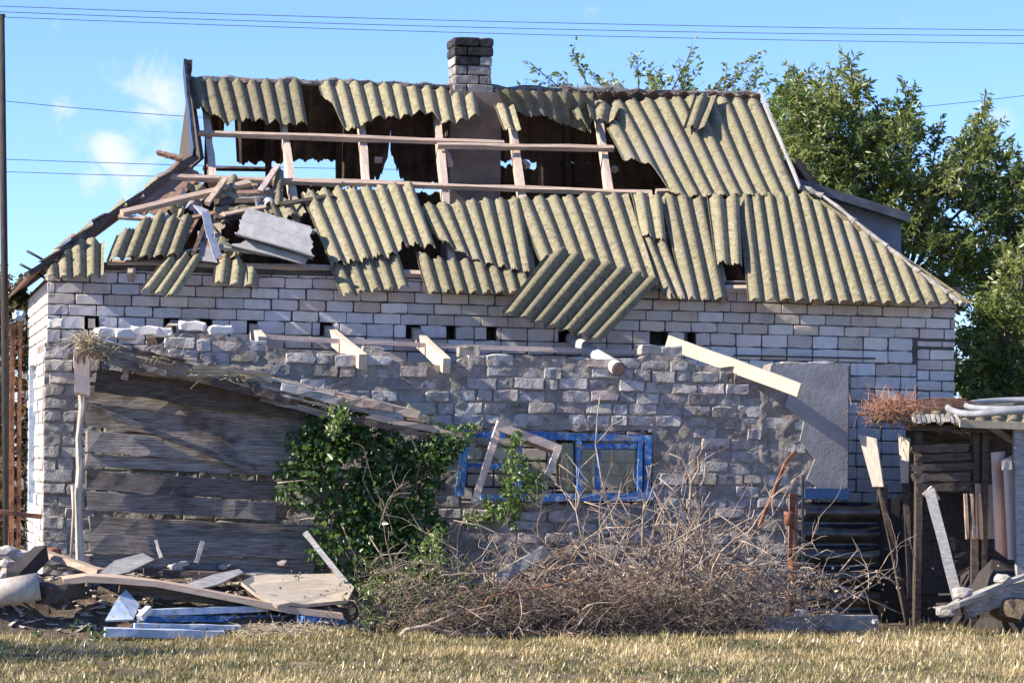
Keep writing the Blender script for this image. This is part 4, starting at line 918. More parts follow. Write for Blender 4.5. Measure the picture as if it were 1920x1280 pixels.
# ------------------------------------------------------------------ brush heap
def build_brush():
    litter = MB(); cx0 = Q(1100, 1160, -2.2); nx, ny = 60, 14
    xa, xb = Q(690, 1150, -2.2).x, Q(1640, 1150, -2.2).x; vs = []; fs = []
    for i in range(nx + 1):
        for j in range(ny + 1):
            u, v = i / nx, j / ny; x = xa + (xb - xa) * u; y = -2.95 + 1.5 * v
            h = (.55 * math.exp(-((u - .27) / .2) ** 2) + .42 * math.exp(-((u - .55) / .25) ** 2) + .12) * math.sin(math.pi * min(1, v * .75)) ** .8 * min(1, u * 9, (1 - u) * 6)
            h *= 1 + .35 * mnoise.noise(V((x * 3, y * 3, 0))); vs.append((x, y, h * .5 + .05 * mnoise.noise(V((x * 9, y * 9, 4))) - .03))
    for i in range(nx):
        for j in range(ny): a = i * (ny + 1) + j; fs.append((a, a + ny + 1, a + ny + 2, a + 1))
    litter.add(vs, fs, True); o = solo('litter_mound', 'brown mound of leaf litter and soil under the dead brush', 'mound', litter, M['litter'], kind='stuff')
    mb = MB()
    def twig(p, d, ln, r, depth):
        pts = [p]; d = d.normalized(); n = 5
        curve = V((random.gauss(0, .12), random.gauss(0, .12), random.gauss(-.04, .10)))
        for i in range(n):
            d = (d + curve + V((random.gauss(0, .09), random.gauss(0, .09), random.gauss(0, .09)))).normalized(); q = pts[-1] + d * (ln / n)
            if q.z < .02: q.z = .02 + random.random() * .04
            pts.append(q)
        mb.tube(pts, [r * (1 - .7 * i / n) for i in range(n + 1)], 4 if r < .01 else 5, cap=False)
        if depth:
            for _ in range(random.choice((2, 3, 3, 4))):
                i = random.randrange(1, n + 1); twig(pts[i], d + V((random.gauss(0, .55), random.gauss(0, .55), random.gauss(.1, .5))), ln * random.uniform(.35, .6), r * .6, depth - 1)
    for _ in range(150):                                          # main tangle
        px = random.triangular(700, 1640, 1150); t = (px - 700) / 940
        top = 1030 - 70 * math.exp(-((px - 1180) / 230) ** 2)
        py = random.uniform(top + 60, 1178); y = random.uniform(-2.9, -1.75); p = Q(px, py, y)
        if p.z < .03: p.z = .05
        a = random.choice((random.gauss(2.3, .5), random.gauss(.75, .5), random.uniform(0, 3.1)))
        twig(p, V((math.cos(a), random.gauss(-.1, .35), math.sin(a) * .65)), random.uniform(.25, .95), random.triangular(.003, .012, .0035), 2)
    for _ in range(26):                                           # stouter forked limbs
        px = random.triangular(1010, 1600, 1260); p = Q(px, random.uniform(1095, 1172), random.uniform(-2.8, -1.95)); p.z = max(p.z, .06); a = random.choice((random.gauss(2.2, .35), random.gauss(.9, .4)))
        twig(p, V((math.cos(a), random.gauss(-.1, .25), math.sin(a) * .8)), random.uniform(.7, 1.25), random.uniform(.011, .019), 2)
    for _ in range(380):                                          # fine litter twigs on the surface
        px = random.uniform(690, 1560); py = random.uniform(1040, 1185); p = Q(px, py, random.uniform(-2.95, -2.2)); p.z = max(p.z, .03)
        twig(p, V((random.gauss(0, 1), random.gauss(0, .5), random.gauss(.1, .4))), random.uniform(.12, .35), .005, 1)
    o = solo('brush_heap', 'tangled heap of dead grey brown twigs in front of the blue window', 'brush', mb, M['twig'], kind='stuff'); mb = MB()
    for _ in range(1500):                                         # matted front of the heap
        px = random.triangular(690, 1600, 1150); p = Q(px, random.uniform(1095, 1192), random.uniform(-3.05, -2.65)); p.z = max(p.z, .015)
        twig(p, V((random.gauss(0, 1), random.gauss(-.1, .4), random.gauss(.12, .45))), random.uniform(.08, .34), random.uniform(.0025, .005), 1 if random.random() < .35 else 0)
    
    o = solo('brush_mat', 'dark matted layer of fine twigs at the foot of the brush heap', 'brush', mb, M['twig_dark'], kind='stuff')
    n = 2600; ppx = np.random.normal(1120, 230, n); ppy = np.random.uniform(1060, 1190, n); yy = np.random.uniform(-3.0, -2.2, n)
    P_ = np.array([tuple(Q(a, b, c)) for a, b, c in zip(ppx, ppy, yy)]); P_[:, 2] = np.maximum(P_[:, 2], .02); v, t = leaves_arrays(P_, np.random.normal(size=(n, 3)), np.random.uniform(.02, .055, n), np.random.uniform(.012, .03, n))
    me = np_mesh('dead_leaves', v, t); add_rnd(me, np.repeat(np.random.beta(2, 2, n), 4)); o = setting('dead_leaves', me, M['leaf_dead'], 'stuff'); o['label'] = 'withered brown leaves caught in the brush heap'; o['category'] = 'leaves'
    # larger branches one can follow by eye
    G = []
    def branch(label, pl, r0, r1, y, m='twig', side=()):
        pts = [Q(a, b, y) for a, b in pl]; T = thing('dead_branch', label, 'branch', V((pts[0].x, pts[0].y, max(0, min(p.z for p in pts)))), 'dead branches sticking out of the brush heap')
        n = len(pts); b = MB(); b.tube(pts, [r0 + (r1 - r0) * i / (n - 1) for i in range(n)], 6, .06); part(T, 'stem', b, M[m])
        for sp in side:
            b = MB(); q = [Q(a, c, y + random.uniform(-.05, .05)) for a, c in sp]; b.tube(q, [r0 * .55 - r0 * .35 * i / (len(q) - 1) for i in range(len(q))], 5); part(T, 'side_branch', b, M[m])
    branch('tall thin upright twig rising in front of the blue window', [(1185, 1040), (1150, 975), (1128, 900), (1117, 835), (1120, 780), (1126, 735)], .011, .004, -2.2, side=[[(1120, 830), (1150, 795), (1190, 776), (1225, 782)], [(1117, 850), (1085, 880), (1082, 920)]])
    branch('pale forked branch arching left across the window sill', [(1240, 1060), (1195, 990), (1130, 930), (1075, 890), (1048, 870)], .013, .005, -2.3, side=[[(1130, 930), (1100, 900), (1062, 850)]])
    branch('thick pale branch curving up to forked tips right of the window', [(1500, 1110), (1430, 1065), (1370, 1040), (1315, 1005), (1292, 960), (1296, 900), (1280, 860), (1255, 850)], .022, .006, -2.4, side=[[(1300, 930), (1320, 900), (1322, 870)], [(1292, 965), (1265, 920), (1235, 895)], [(1296, 905), (1310, 880), (1308, 855)], [(1330, 1015), (1390, 980), (1430, 960)], [(1370, 1040), (1400, 1010), (1415, 955)]])
    branch('bundle of sticks bowing from the heap top toward the sill', [(1300, 1120), (1240, 1040), (1190, 985), (1140, 955), (1095, 940)], .017, .006, -2.35, side=[[(1190, 985), (1160, 930), (1165, 905)], [(1240, 1040), (1245, 960), (1225, 920)]])
    branch('long low branch trailing to the right end of the heap', [(1330, 1050), (1420, 1066), (1500, 1072), (1560, 1090), (1640, 1128), (1690, 1150)], .016, .005, -2.3, side=[[(1500, 1072), (1520, 1045), (1550, 1030), (1575, 1040)], [(1560, 1090), (1590, 1062), (1640, 1055)], [(1600, 1105), (1640, 1080), (1665, 1085), (1690, 1105)], [(1560, 1090), (1600, 1040), (1608, 1030)]])
    branch('steep thin branch with a bent tip left of the rusty post', [(1400, 1150), (1415, 1060), (1420, 985), (1418, 960)], .012, .005, -2.35, side=[[(1420, 1010), (1440, 1040), (1450, 1000)], [(1418, 1000), (1455, 975), (1488, 960)]])
    branch('stout crooked branch lying on the grass at the left of the heap', [(735, 1205), (762, 1180), (800, 1172), (830, 1182), (880, 1190), (930, 1188)], .024, .010, -3.0, side=[[(800, 1172), (840, 1155), (870, 1140)]])
    branch('reddish branch arching low across the middle of the heap', [(890, 1160), (915, 1120), (970, 1105), (1030, 1098), (1085, 1080)], .012, .006, -2.9, 'twig_red')
    branch('pale stick crossing the left side of the heap', [(1000, 1050), (955, 1010), (900, 985), (850, 975)], .011, .005, -2.5, side=[[(930, 1000), (905, 1040), (880, 1060)]])
    branch('grey stick leaning out of the dark vines', [(740, 1080), (715, 1040), (692, 1005)], .009, .005, -2.2, side=[[(715, 1040), (760, 1035), (785, 1045)]])
    branch('pale branch lying out toward the grass at the right', [(1345, 1100), (1390, 1150), (1430, 1175), (1465, 1198)], .018, .010, -2.85, side=[[(1390, 1150), (1350, 1170), (1330, 1190)]])
    branch('sharp upright forked stick above the heap right of the window', [(1330, 1060), (1300, 1010), (1270, 960), (1255, 935)], .012, .005, -2.2, side=[[(1290, 995), (1330, 975), (1360, 965)]])
    # weathered board half buried in the heap
    px_beam('weathered_board', 'short grey weathered board half buried in the brush heap', 'board', (930, 1085), (1022, 1032), -2.75, -2.75, .03, .09, 'wood_grey', n=5, jit=.006, jag=.02)
build_brush()

# ------------------------------------------------------------------ right side: post, panel, pickets, small shed
def build_right():
    # rusty post with bent arm
    T = thing('rusty_post', 'rusty steel gate post with a bent angle iron arm', 'post', V((Q(1486, 1150, -1.9).x, -1.9, 0)))
    a = Q(1488, 925, -1.9); b = Q(1484, 1120, -1.9); b.z = 0
    mb = MB(); mb.tube([b, b.lerp(a, .5), a], .045, 9, .05); part(T, 'post', mb, M['rust'])
    mb = MB(); mb.tube([Q(1478, 958, -1.96), Q(1478, 985, -1.96)], .04, 8, .1); part(T, 'hinge', mb, M['rust'])
    mb = MB(); mb.beam(Q(1492, 845, -1.95), Q(1472, 870, -1.95), .035, .035, n=2); mb.beam(Q(1473, 868, -1.95), Q(1418, 1000, -1.95), .035, .03, n=4); part(T, 'arm', mb, M['rust'])
    mb = MB(); mb.tube([Q(1446, 955, -1.95), Q(1488, 960, -1.92)], .010, 5); part(T, 'tie_rod', mb, M['rust'])
    px_beam('steel_rod', 'thin dark upright rod beside the dark ribbed metal sheet', 'rod', (1506, 890), (1504, 1165), -1.5, -1.5, .02, .02, 'dark_metal', ref=(0, 1, 0))
    # dark corrugated panel, ribs level, standing in the shade of the wall
    q = [Q(1508, 1160, -1.50), Q(1508, 940, -1.40), Q(1648, 940, -1.40), Q(1648, 1160, -1.50)]
    mb = sheet_mb(q, 5.5, V((0, -1, .1)).normalized(), amp=.035, seed=31, jag=.004, warp=.03); solo('ribbed_metal_sheet', 'dark ribbed metal sheet standing in shade against the wall', 'panel', mb, M['galvan'])
    px_beam('blue_board', 'blue painted board darkened for shade, lying level above the dark ribbed metal sheet', 'board', (1508, 925), (1592, 926), -1.39, -1.39, .04, .10, 'blue_shade', n=3)
    # pickets
    for (a, b, w, lab) in [((1625, 822), (1650, 912), .16, 'pale pointed picket board leaning left of its twin by the small shed'), ((1694, 822), (1698, 905), .10, 'pale narrow picket board nearest the small shed wall')]:
        p = Q(*a, -1.75); q = Q(*b, -1.75); g = q + (q - p) * 2.2; g.z = 0; 
        Tp = thing('picket', lab, 'picket', V((g.x, g.y, 0)))
        n = V((-.75, -.66, 0)); side = n.cross(V((0, 0, 1))).normalized()
        mb = MB(); hw = side * (w * .62)
        mb.poly_prism([p - hw + V((0, 0, .0)), p + hw * .9 + V((0, 0, .04)), q + hw * .8, q - hw * .35], n * -.022); part(Tp, 'board', mb, M['wood_pale'])
        mb = MB(); mb.beam(q.lerp(p, .1) + V((.02, .05, 0)), g, .05, .05, ref=(0, 1, 0), jit=.006); part(Tp, 'post', mb, M['wood_dark'])
    T = thing('shade_boards', 'black boards put in as deep shade between the ribbed metal sheet and the shed', 'fence', V((Q(1685, 1150, -1.35).x, -1.35, 0)))
    for i, (px, top, w) in enumerate([(1655, 905, .10), (1674, 935, .13), (1698, 925, .13), (1718, 900, .12)]):  # black boards added to darken the gap like deep shade
        a = Q(px, top, -1.35); mb = MB(); mb.beam((a.x, -1.35, 0), a, w, .025, ref=(0, 1, 0), n=5, jit=.006, jag=.02); part(T, 'board', mb, M['pole'])
    # ---- shed
    YS = -2.0
    T = thing('small_shed', 'dark tumbledown plank shed with sagging roof at the right', 'shed', V((Q(1850, 1150, YS).x, -1.5, 0)))
    def P(px, py, y=YS): return Q(px, py, y)
    # roof deck and sheets (rises to the back)
    q = [P(1650, 772, -.75), P(2080, 748, -.75), P(2080, 800, -2.25), P(1632, 790, -2.25)]
    q[0].z += .04; q[1].z = q[0].z; q[2].z = q[3].z - .02
    n = V((0, -.12, 1)).normalized()
    part(T, 'roof_sheet', sheet_mb(q, 15, n, amp=.026, seed=41, jag=.01, phase=1), M['roof'])
    mb = MB(); mb.beam(P(1800, 793, -2.28), P(2080, 806, -2.28), .04, .07, n=6); part(T, 'eaves_board', mb, M['straw'])
    mb = MB(); mb.beam(P(1700, 800, -2.1), P(1850, 806, -2.1), .05, .05, n=4); part(T, 'roof_joist', mb, M['wood_dark'])
    for px in (1735, 1900, 2050):
        a = P(px, 795, -1.2); mb = MB(); mb.beam((a.x, -2.2, a.z - .03), (a.x, -.7, a.z + .06), .06, .08, ref=(0, 0, 1)); part(T, 'roof_joist', mb, M['wood_dark'])
    # broken teeth of roofing along the front
    for i, px in enumerate(range(1712, 1800, 9)):
        mb = MB(); a = P(px, 776 + (i % 3), -2.3); b = P(px + 3, 792 + random.uniform(-3, 2), -2.33); mb.beam(a, b, .032, .012, ref=(0, 1, 0), n=2, jit=.004); part(T, 'sheet_tooth', mb, M['wood_pale'])
    # back wall and side so that the inside is dark
    mb = MB(); a = P(1700, 1000, -.72); b = P(2090, 1000, -.72); zt = P(1800, 775, -.72).z
    mb.add([(a.x, -.72, 0), (b.x, -.72, 0), (b.x, -.72, zt), (a.x, -.72, zt), (a.x, -.68, 0), (b.x, -.68, 0), (b.x, -.68, zt), (a.x, -.68, zt)], [(0, 1, 2, 3), (5, 4, 7, 6), (3, 2, 6, 7), (0, 4, 5, 1), (0, 3, 7, 4), (1, 5, 6, 2)]); part(T, 'back_wall', mb, M['wood_dark'])
    # front slats left of the door: uneven horizontal boards, the lower ones coloured black for shade
    y = 832; k = 0
    while y < 1140:
        hgt = random.uniform(13, 19); l = 1718 + random.uniform(-6, 6) - (6 if y < 850 else 0); r = 1822 + random.uniform(-8, 12)
        if y > 915: l = 1700 + random.uniform(-8, 8); r = 1806 + random.uniform(-10, 10)
        yy = YS if y < 918 else YS + .3
        mb = MB(); mb.beam(P(l, y + hgt / 2 + 2, yy), P(r, y + hgt / 2 + random.uniform(-3, 3), yy), .02, hgt * .0046, n=6, jit=.005, jag=.03); part(T, 'slat', mb, M['wood_dark'] if y < 918 else M['pole'])
        y += hgt + random.uniform(.5, 3.5)
    for px in (1722, 1828, 1846):
        a = P(px, 805, YS + .06); mb = MB(); mb.beam((a.x, YS + .06, 0), a, .06, .06, ref=(0, 1, 0), jit=.006); part(T, 'post', mb, M['wood_dark'])
    for (px, w) in ((1810, .03), (1822, .025), (1836, .03)):
        mb = MB(); mb.beam(P(px, 925, YS - .03), P(px + 4, 1010, YS - .03), w, .02, ref=(0, 1, 0), jit=.004); part(T, 'stake', mb, M['wood_lath'])
    # sunlit door boards, standing ajar and facing the sun
    def leaf(nm, a, b, c, d, m, y0, y1, th=.025):
        mb = MB(); mb.poly_prism([P(*a, y0), P(*b, y1), P(*c, y1), P(*d, y0)], (.02, .02, 0)); part(T, nm, mb, M[m])
    leaf('door_board', (1828, 906), (1864, 908), (1866, 1010), (1830, 1008), 'wood_pale', -2.06, -1.72)
    leaf('door_post', (1858, 848), (1882, 846), (1890, 1048), (1866, 1030), 'wood_pink', -2.24, -2.10)
    leaf('door_board', (1880, 862), (1902, 850), (1912, 1050), (1890, 1048), 'wood_pink', -2.26, -2.05)
    mb = MB(); mb.beam(P(1878, 872, -2.28), P(1896, 870, -2.28), .03, .09, n=2); part(T, 'hasp', mb, M['wood_pale'])
    mb = MB(); mb.beam(P(1908, 800, -2.2), P(1914, 1090, -2.2), .09, .05, ref=(0, 1, 0)); part(T, 'corner_post', mb, M['wood_grey'])
    for px in (1932, 1956, 1980, 2004, 2028, 2052):
        mb = MB(); a = P(px, 812, -2.15); mb.beam(a, (a.x + random.uniform(-.02, .02), -2.15, 0), .11, .02, ref=(0, 1, 0), jit=.004); part(T, 'door_board', mb, M['wood_plank'])
    # leaning prop
    px_beam('prop', 'grey sunlit prop post leaning against the small shed', 'post', (1742, 918), (1796, 1122), -2.12, -2.42, .09, .05, 'wood_grey', ref=(.3, 1, 0), n=6, jit=.004)
    px_beam('board_stub', 'short pinkish board stub stuck on the shed front above the leaning prop', 'board', (1738, 918), (1756, 940), -2.1, -2.1, .11, .03, 'wood_pink', ref=(0, 1, 0), n=2, jit=.01)
    # black mass put in as the shadow in the shed mouth
    mb = MB(); c = P(1860, 1080, -2.15); pts = []
    mb.rock((c.x + .1, -1.9, .1), (.62, .32, .42), 5, .4, smooth=False); solo('shadow_heap', 'black mass put in as the shadow at the foot of the shed door', 'shadow', mb, M['pole'])
    # dry thorn bundle on the roof end
    mb = MB()
    for _ in range(620):
        p = Q(random.gauss(1672, 24), random.gauss(768, 12), -2.05 + random.uniform(-.25, .3)); d = V((random.gauss(-.1, .7), random.gauss(0, .5), random.gauss(.0, .55))).normalized() * random.uniform(.05, .16)
        mb.tube([p, p + d * .5 + V((0, 0, random.uniform(-.01, .015))), p + d], [.0045, .004, .002], 3, cap=False)
    for _ in range(60):
        p = Q(random.uniform(1680, 1780), random.uniform(752, 770), -1.7); q2 = Q(p.x, 0, 0) if False else p + V((random.uniform(.2, .5), 0, random.uniform(-.03, .04))); mb.tube([p, p.lerp(q2, .5) + V((0, 0, .02)), q2], .006, 3, cap=False)
    solo('thorn_bundle', 'reddish brown bundle of dry thorns on the left end of the shed roof', 'brushwood', mb, M['twig_red'], kind='stuff')
    # hose ring on the roof
    c = P(1875, 775, -1.7); mb = MB(); n = 40
    mb.tube([(c.x + .52 * math.cos(t), -1.75 + .42 * math.sin(t), c.z + .05 + .055 * math.sin(t * 1 + .3) + .02 * math.sin(3 * t)) for t in [2 * math.pi * i / n for i in range(n + 1)]], .032, 10); mb.tube([(c.x + .1 + .45 * math.cos(t), -1.8 + .36 * math.sin(t), c.z + .085 + .05 * math.sin(t + .6)) for t in [2 * math.pi * i / n for i in range(n + 1)]], .028, 10); T2 = solo('hose_ring', 'coiled grey rubber hose lying flat on the shed roof', 'hose', mb, M['hose'])
    # lumber and concrete at the foot
    px_beam('kerb_beam', 'long grey concrete beam lying in the grass right of the brush heap', 'beam', (1432, 1168), (1640, 1166), -2.75, -2.55, .12, .13, 'concrete', n=8, jit=.008)
    T3 = thing('broken_slab', 'broken concrete slab tilted on rubble at the lower right', 'slab', V((Q(1850, 1150, -2.9).x, -2.9, 0)))
    mb = MB(); mb.poly_prism([Q(1764, 1140, -3.0), Q(1800, 1118, -2.7), Q(1935, 1068, -2.6), Q(1960, 1075, -2.9), Q(1800, 1128, -3.1)], (0, .02, -.05)); part(T3, 'slab', mb, M['concrete'])
    mb = MB(); mb.beam(Q(1790, 1134, -3.05), Q(1940, 1072, -2.95), .03, .035, n=5, jit=.004); part(T3, 'lath', mb, M['wood_grey'])
    mb = MB(); mb.beam(Q(1810, 1146, -3.0), Q(1950, 1098, -2.9), .05, .12, n=5, jit=.01); part(T3, 'board', mb, M['wood_plank'])
    mb = MB(); mb.rock(Q(1890, 1140, -2.8), (.35, .15, .12), 9); part(T3, 'rubble_base', mb, M['dirt'])
    for i, (px, py, s) in enumerate(sorted([(1775, 1145, .075), (1805, 1112, .07), (1880, 1085, .06), (1500, 1150, .05), (1640, 1165, .04), (1560, 1150, .045)])):
        mb = MB(); p = Q(px, py, -2.95 if px > 1700 else -2.6); p.z = max(p.z, s * .5); mb.rock(p, (s * 1.4, s, s * .8), 60 + i, .2, .4); solo('rubble_stone', 'small pale lump of rubble, %s of those by the shed' % ordinal(i, 6), 'stone', mb, M['rubble'], 'rubble stones near the shed')
build_right()

# ------------------------------------------------------------------ left side: rusty posts, pole, wires
def build_left():
    T = thing('rusty_gate_frame', 'rusty steel gate post and bar at the left edge', 'gate', V((Q(30, 1000, -.5).x, -.5, 0)))
    for px, r, m in ((38, .018, 'rust'), (24, .022, 'rust')):
        a = Q(px, 606, -.5); mb = MB(); mb.beam((a.x, -.5, 0), a, r * 2, r * 2, ref=(0, 1, 0), n=6, jit=.004); part(T, 'post', mb, M[m])
    mb = MB(); mb.beam(Q(-40, 955, -1.5), Q(78, 968, -1.5), .03, .04, n=4); part(T, 'bar', mb, M['rust'])
    mb = MB(); mb.beam(Q(20, 640, -.5), Q(40, 642, -.5), .05, .05); part(T, 'bracket', mb, M['rust'])
    solo_m = MB(); solo_m.rock(Q(36, 592, -.5), (.06, .06, .05), 3, .25); solo('plastic_rag', 'pale blue plastic rag draped over the rusty gate post', 'rag', solo_m, M['blue_pale'])
    p0 = Q(16, 1000, 2.0); p0.z = 0; p1 = Q(3, 30, 2.0); mb = MB(); T2 = thing('utility_pole', 'thin dark pole rising at the left edge', 'pole', p0)
    mb.tube([p0, p0.lerp(p1, .5), p1], [.045, .038, .03], 10); part(T2, 'shaft', mb, M['pole'])
    mb = MB(); mb.beam(Q(-20, 32, 2.0), Q(10, 30, 2.0), .03, .03); part(T2, 'cross_arm', mb, M['pole'])
    for i, (a, b, sag) in enumerate([((-200, 4), (2150, 58), .1), ((-200, 14), (2150, 68), .12), ((-200, 24), (2150, 84), .1), ((-200, 166), (2150, 148), .8), ((-200, 290), (2150, 300), .25), ((-200, 314), (2150, 318), .25)]):
        y = 22 + i; A_, B_ = Q(*a, y), Q(*b, y); mb = MB(); pts = [A_.lerp(B_, t / 24) - V((0, 0, sag * 4 * (t / 24) * (1 - t / 24))) for t in range(25)]
        mb.tube(pts, .0065, 5)
        labs = ['topmost overhead wire crossing the sky', 'second overhead wire from the top crossing the sky', 'third overhead wire from the top crossing the sky', 'slack overhead wire passing behind the ridge', 'upper of two low wires crossing behind the broken roof', 'lower of two low wires crossing behind the broken roof']
        solo('overhead_wire', labs[i], 'wire', mb, M['wire'], 'overhead wires')
    for a, b, lab in [((50, 470), (88, 491), 'upper thin metal rod sticking out left of the eaves corner'), ((37, 495), (64, 509), 'lower thin metal rod sticking out left of the eaves corner')]:
        mb = MB(); mb.tube([Q(*a, 1.2), Q(*b, 1.2), Q(b[0] + 40, b[1] + 24, 1.2)], .013, 6); solo('metal_rod', lab, 'rod', mb, M['dark_metal'])
    # outbuilding behind the right hip
    T3 = thing('outbuilding', 'low outbuilding with a thick grey sloping roof behind the right hip', 'outbuilding', V((Q(1620, 800, 4.0).x, 4.0, 0)))
    a, b = Q(1470, 326, 3.2), Q(1708, 400, 3.2)
    mb = MB(); mb.poly_prism([a, b, b + V((0, 2.5, .25)), a + V((0, 2.5, .25))], (0, 0, -.10)); part(T3, 'roof', mb, M['far_roof'])
    mb = MB(); c, d = Q(1480, 345, 3.4), Q(1690, 408, 3.4); mb.poly_prism([c + V((0, 0, .0)), d, V((d.x, 3.4, 0)), V((c.x, 3.4, 0))], (0, 1.6, 0)); part(T3, 'wall', mb, M['far_wall'])
build_left()

# ------------------------------------------------------------------ debris in front of the plank shed
_mx0, _mx1 = Q(-80, 1100, -2.2).x, Q(720, 1100, -2.2).x
def mound_h(x, y):
    u = (x - _mx0) / (_mx1 - _mx0); h = lerp_list([(-3.1, -.03), (-2.8, .08), (-2.45, .24), (-2.05, .42), (-1.48, .45)], y)
    h = h * min(1, max(0, (1 - u) * 5)) + .22 * math.exp(-(u / .14) ** 2) * min(1, max(0, (y + 3.1) / .7))
    return h * (1 + .25 * mnoise.noise(V((x * 3, y * 3, 2)))) + .035 * mnoise.noise(V((x * 9, y * 9, 0))) - .02
def on_mound(px, py):
    d = ray(px, py); t = 22.0
    while t < 27:
        p = CAM + d * t
        if p.y > -1.5 or p.z < max(mound_h(p.x, p.y), ground_h(p.x, p.y)): return p
        t += .02
    return p
def build_debris():
    # mound under the debris
    mb = MB(); vs = []; fs = []; nx, ny = 44, 14; xa, xb = Q(-80, 1100, -2.2).x, Q(720, 1100, -2.2).x
    for i in range(nx + 1):
        for j in range(ny + 1):
            u, v = i / nx, j / ny; x = xa + (xb - xa) * u; y = -3.1 + 1.62 * v
            h = mound_h(x, y); vs.append((x, y, h))
    for i in range(nx):
        for j in range(ny): a = i * (ny + 1) + j; fs.append((a, a + ny + 1, a + ny + 2, a + 1))
    mb.add(vs, fs, True); solo('rubble_mound', 'mound of soil and rubble under the debris at the left', 'mound', mb, M['litter'], kind='stuff')
    B = lambda nm, lab, a, b, y0, y1, w, h, m, cat='board', **kw: px_beam(nm, lab, cat, a, b, y0, y1, w, h, m, **kw)
    B('timber_board', 'narrow weathered board sloping from the wall corner to the grey panel', (86, 1038), (190, 1072), -1.85, -2.3, .12, .05, 'wood_lath', n=5, jit=.006)
    def panel(nm, lab, cat, pts, m, th=.014):
        mb = MB(); P_ = [Q(px, py, y) for px, py, y in pts]; mb.poly_prism(P_, (0, .012, -th)); return solo(nm, lab, cat, mb, M[m])
    panel('grey_panel', 'silver grey board tilted up above the long curved plank', 'board', [(188, 1072, -2.45), (215, 1050, -2.2), (268, 1036, -2.1), (290, 1048, -2.15), (240, 1072, -2.4), (205, 1080, -2.5)], 'wood_grey')
    panel('grey_panel', 'silver grey torn board resting beside the pale plywood sheet', 'board', [(338, 1098, -2.6), (400, 1076, -2.35), (448, 1066, -2.2), (456, 1072, -2.25), (410, 1094, -2.5), (360, 1106, -2.65)], 'wood_grey')
    panel('plywood_sheet', 'large pale warped plywood sheet lying on the debris', 'plywood', [(452, 1090, -2.55), (475, 1078, -2.15), (640, 1074, -2.0), (664, 1100, -2.2), (652, 1124, -2.55), (570, 1132, -2.7), (545, 1128, -2.72), (520, 1134, -2.75), (480, 1112, -2.65)], 'plywood', .03)
    # long curved plank
    mb = MB(); pts = [Q(x, y, -2.62) for x, y in ((118, 1088), (160, 1082), (220, 1084), (290, 1092), (370, 1106), (450, 1122), (540, 1140), (640, 1152))]
    for i, (p, q) in enumerate(zip(pts, pts[1:])): pass
    vs = []; fs = []
    for i, p in enumerate(pts):
        for dy, dz in ((-.10, -.035), (-.10, .015), (.12, .03), (.12, -.02)): vs.append(p + V((random.uniform(-.01, .01), dy, dz + random.uniform(-.006, .006))))
    for i in range(len(pts) - 1):
        for k in range(4): fs.append((i * 4 + k, i * 4 + (k + 1) % 4, i * 4 + 4 + (k + 1) % 4, i * 4 + 4 + k))
    fs += [(3, 2, 1, 0), tuple(len(vs) - 4 + k for k in range(4))]; mb.add(vs, fs); solo('curved_plank', 'long curved brown plank running across the debris pile', 'plank', mb, M['wood_lath'])
    B('dark_plank', 'dark thick plank under the curved plank', (225, 1100), (650, 1150), -2.5, -2.45, .18, .09, 'wood_dark', n=8, jit=.01)
    B('dark_plank', 'second dark plank lying behind the curved plank', (270, 1070), (470, 1084), -2.15, -2.15, .16, .06, 'wood_dark', n=6, jit=.01)
    B('stake', 'short grey stake standing up out of the debris near the plank wall', (368, 1055), (380, 1014), -1.95, -1.9, .035, .03, 'wood_grey', cat='stake', ref=(0, 1, 0))
    B('stake', 'thin pale splinter sticking up behind the grey tilted board', (302, 1045), (292, 1012), -1.95, -1.9, .025, .02, 'wood_pale', cat='stake', ref=(0, 1, 0))
    B('leaning_slat', 'thin grey slat leaning at the edge of the vines above the plywood', (572, 998), (648, 1092), -1.75, -2.15, .05, .02, 'wood_grey', ref=(0, 1, 0), n=6, cat='slat')
    # blue painted boards
    panel('painted_sheet', 'pale blue painted sheet standing tilted at the left of the blue boards', 'panel', [(197, 1162, -3.0), (222, 1118, -2.72), (236, 1105, -2.65), (262, 1132, -2.72), (250, 1160, -2.98)], 'blue_pale')
    B('blue_board', 'upper blue painted board with a white worn edge', (262, 1148), (500, 1140), -2.85, -2.6, .09, .05, 'blue_pale', n=6, jit=.004)
    B('blue_board', 'long deep blue board between the two worn blue boards', (262, 1160), (630, 1156), -2.78, -2.35, .14, .05, 'blue', n=6, jit=.004)
    B('blue_board', 'lower pale blue board with a dark edge nearest the grass', (250, 1172), (450, 1176), -2.98, -2.85, .12, .04, 'blue_pale', n=6, jit=.004)
    B('blue_board', 'broad faded blue board half sunk in the grass', (196, 1184), (420, 1190), -3.1, -3.05, .10, .07, 'blue_pale', n=6, jit=.005)
    B('blue_board', 'short blue offcut under the end of the plywood sheet', (560, 1160), (640, 1164), -2.7, -2.55, .14, .06, 'blue', n=3)
    mb = MB(); p = Q(280, 1140, -2.88); mb.beam(p, Q(262, 1158, -2.95), .06, .05, n=2); solo('white_block', 'small white painted block lying on the pale blue sheet', 'block', mb, M['white'])
    # logs, charred timber and rubble at the far left
    mb = MB(); a, b = Q(-40, 1118, -2.7), Q(74, 1098, -2.75); mb.tube([a, a.lerp(b, .5), b], .115, 14, .04); T = solo('pale_log', 'thick pale log lying at the lower left edge', 'log', mb, M['wood_pale'])
    B('charred_timber', 'black charred timber leaning on the rubble at the left edge', (26, 1086), (80, 1036), -2.45, -2.0, .12, .13, 'pole', n=4, jit=.015, cat='timber')
    B('dark_log', 'dark rotten log end beside the pale log', (78, 1112), (150, 1100), -2.75, -2.5, .18, .16, 'wood_dark', n=4, jit=.03, cat='log')
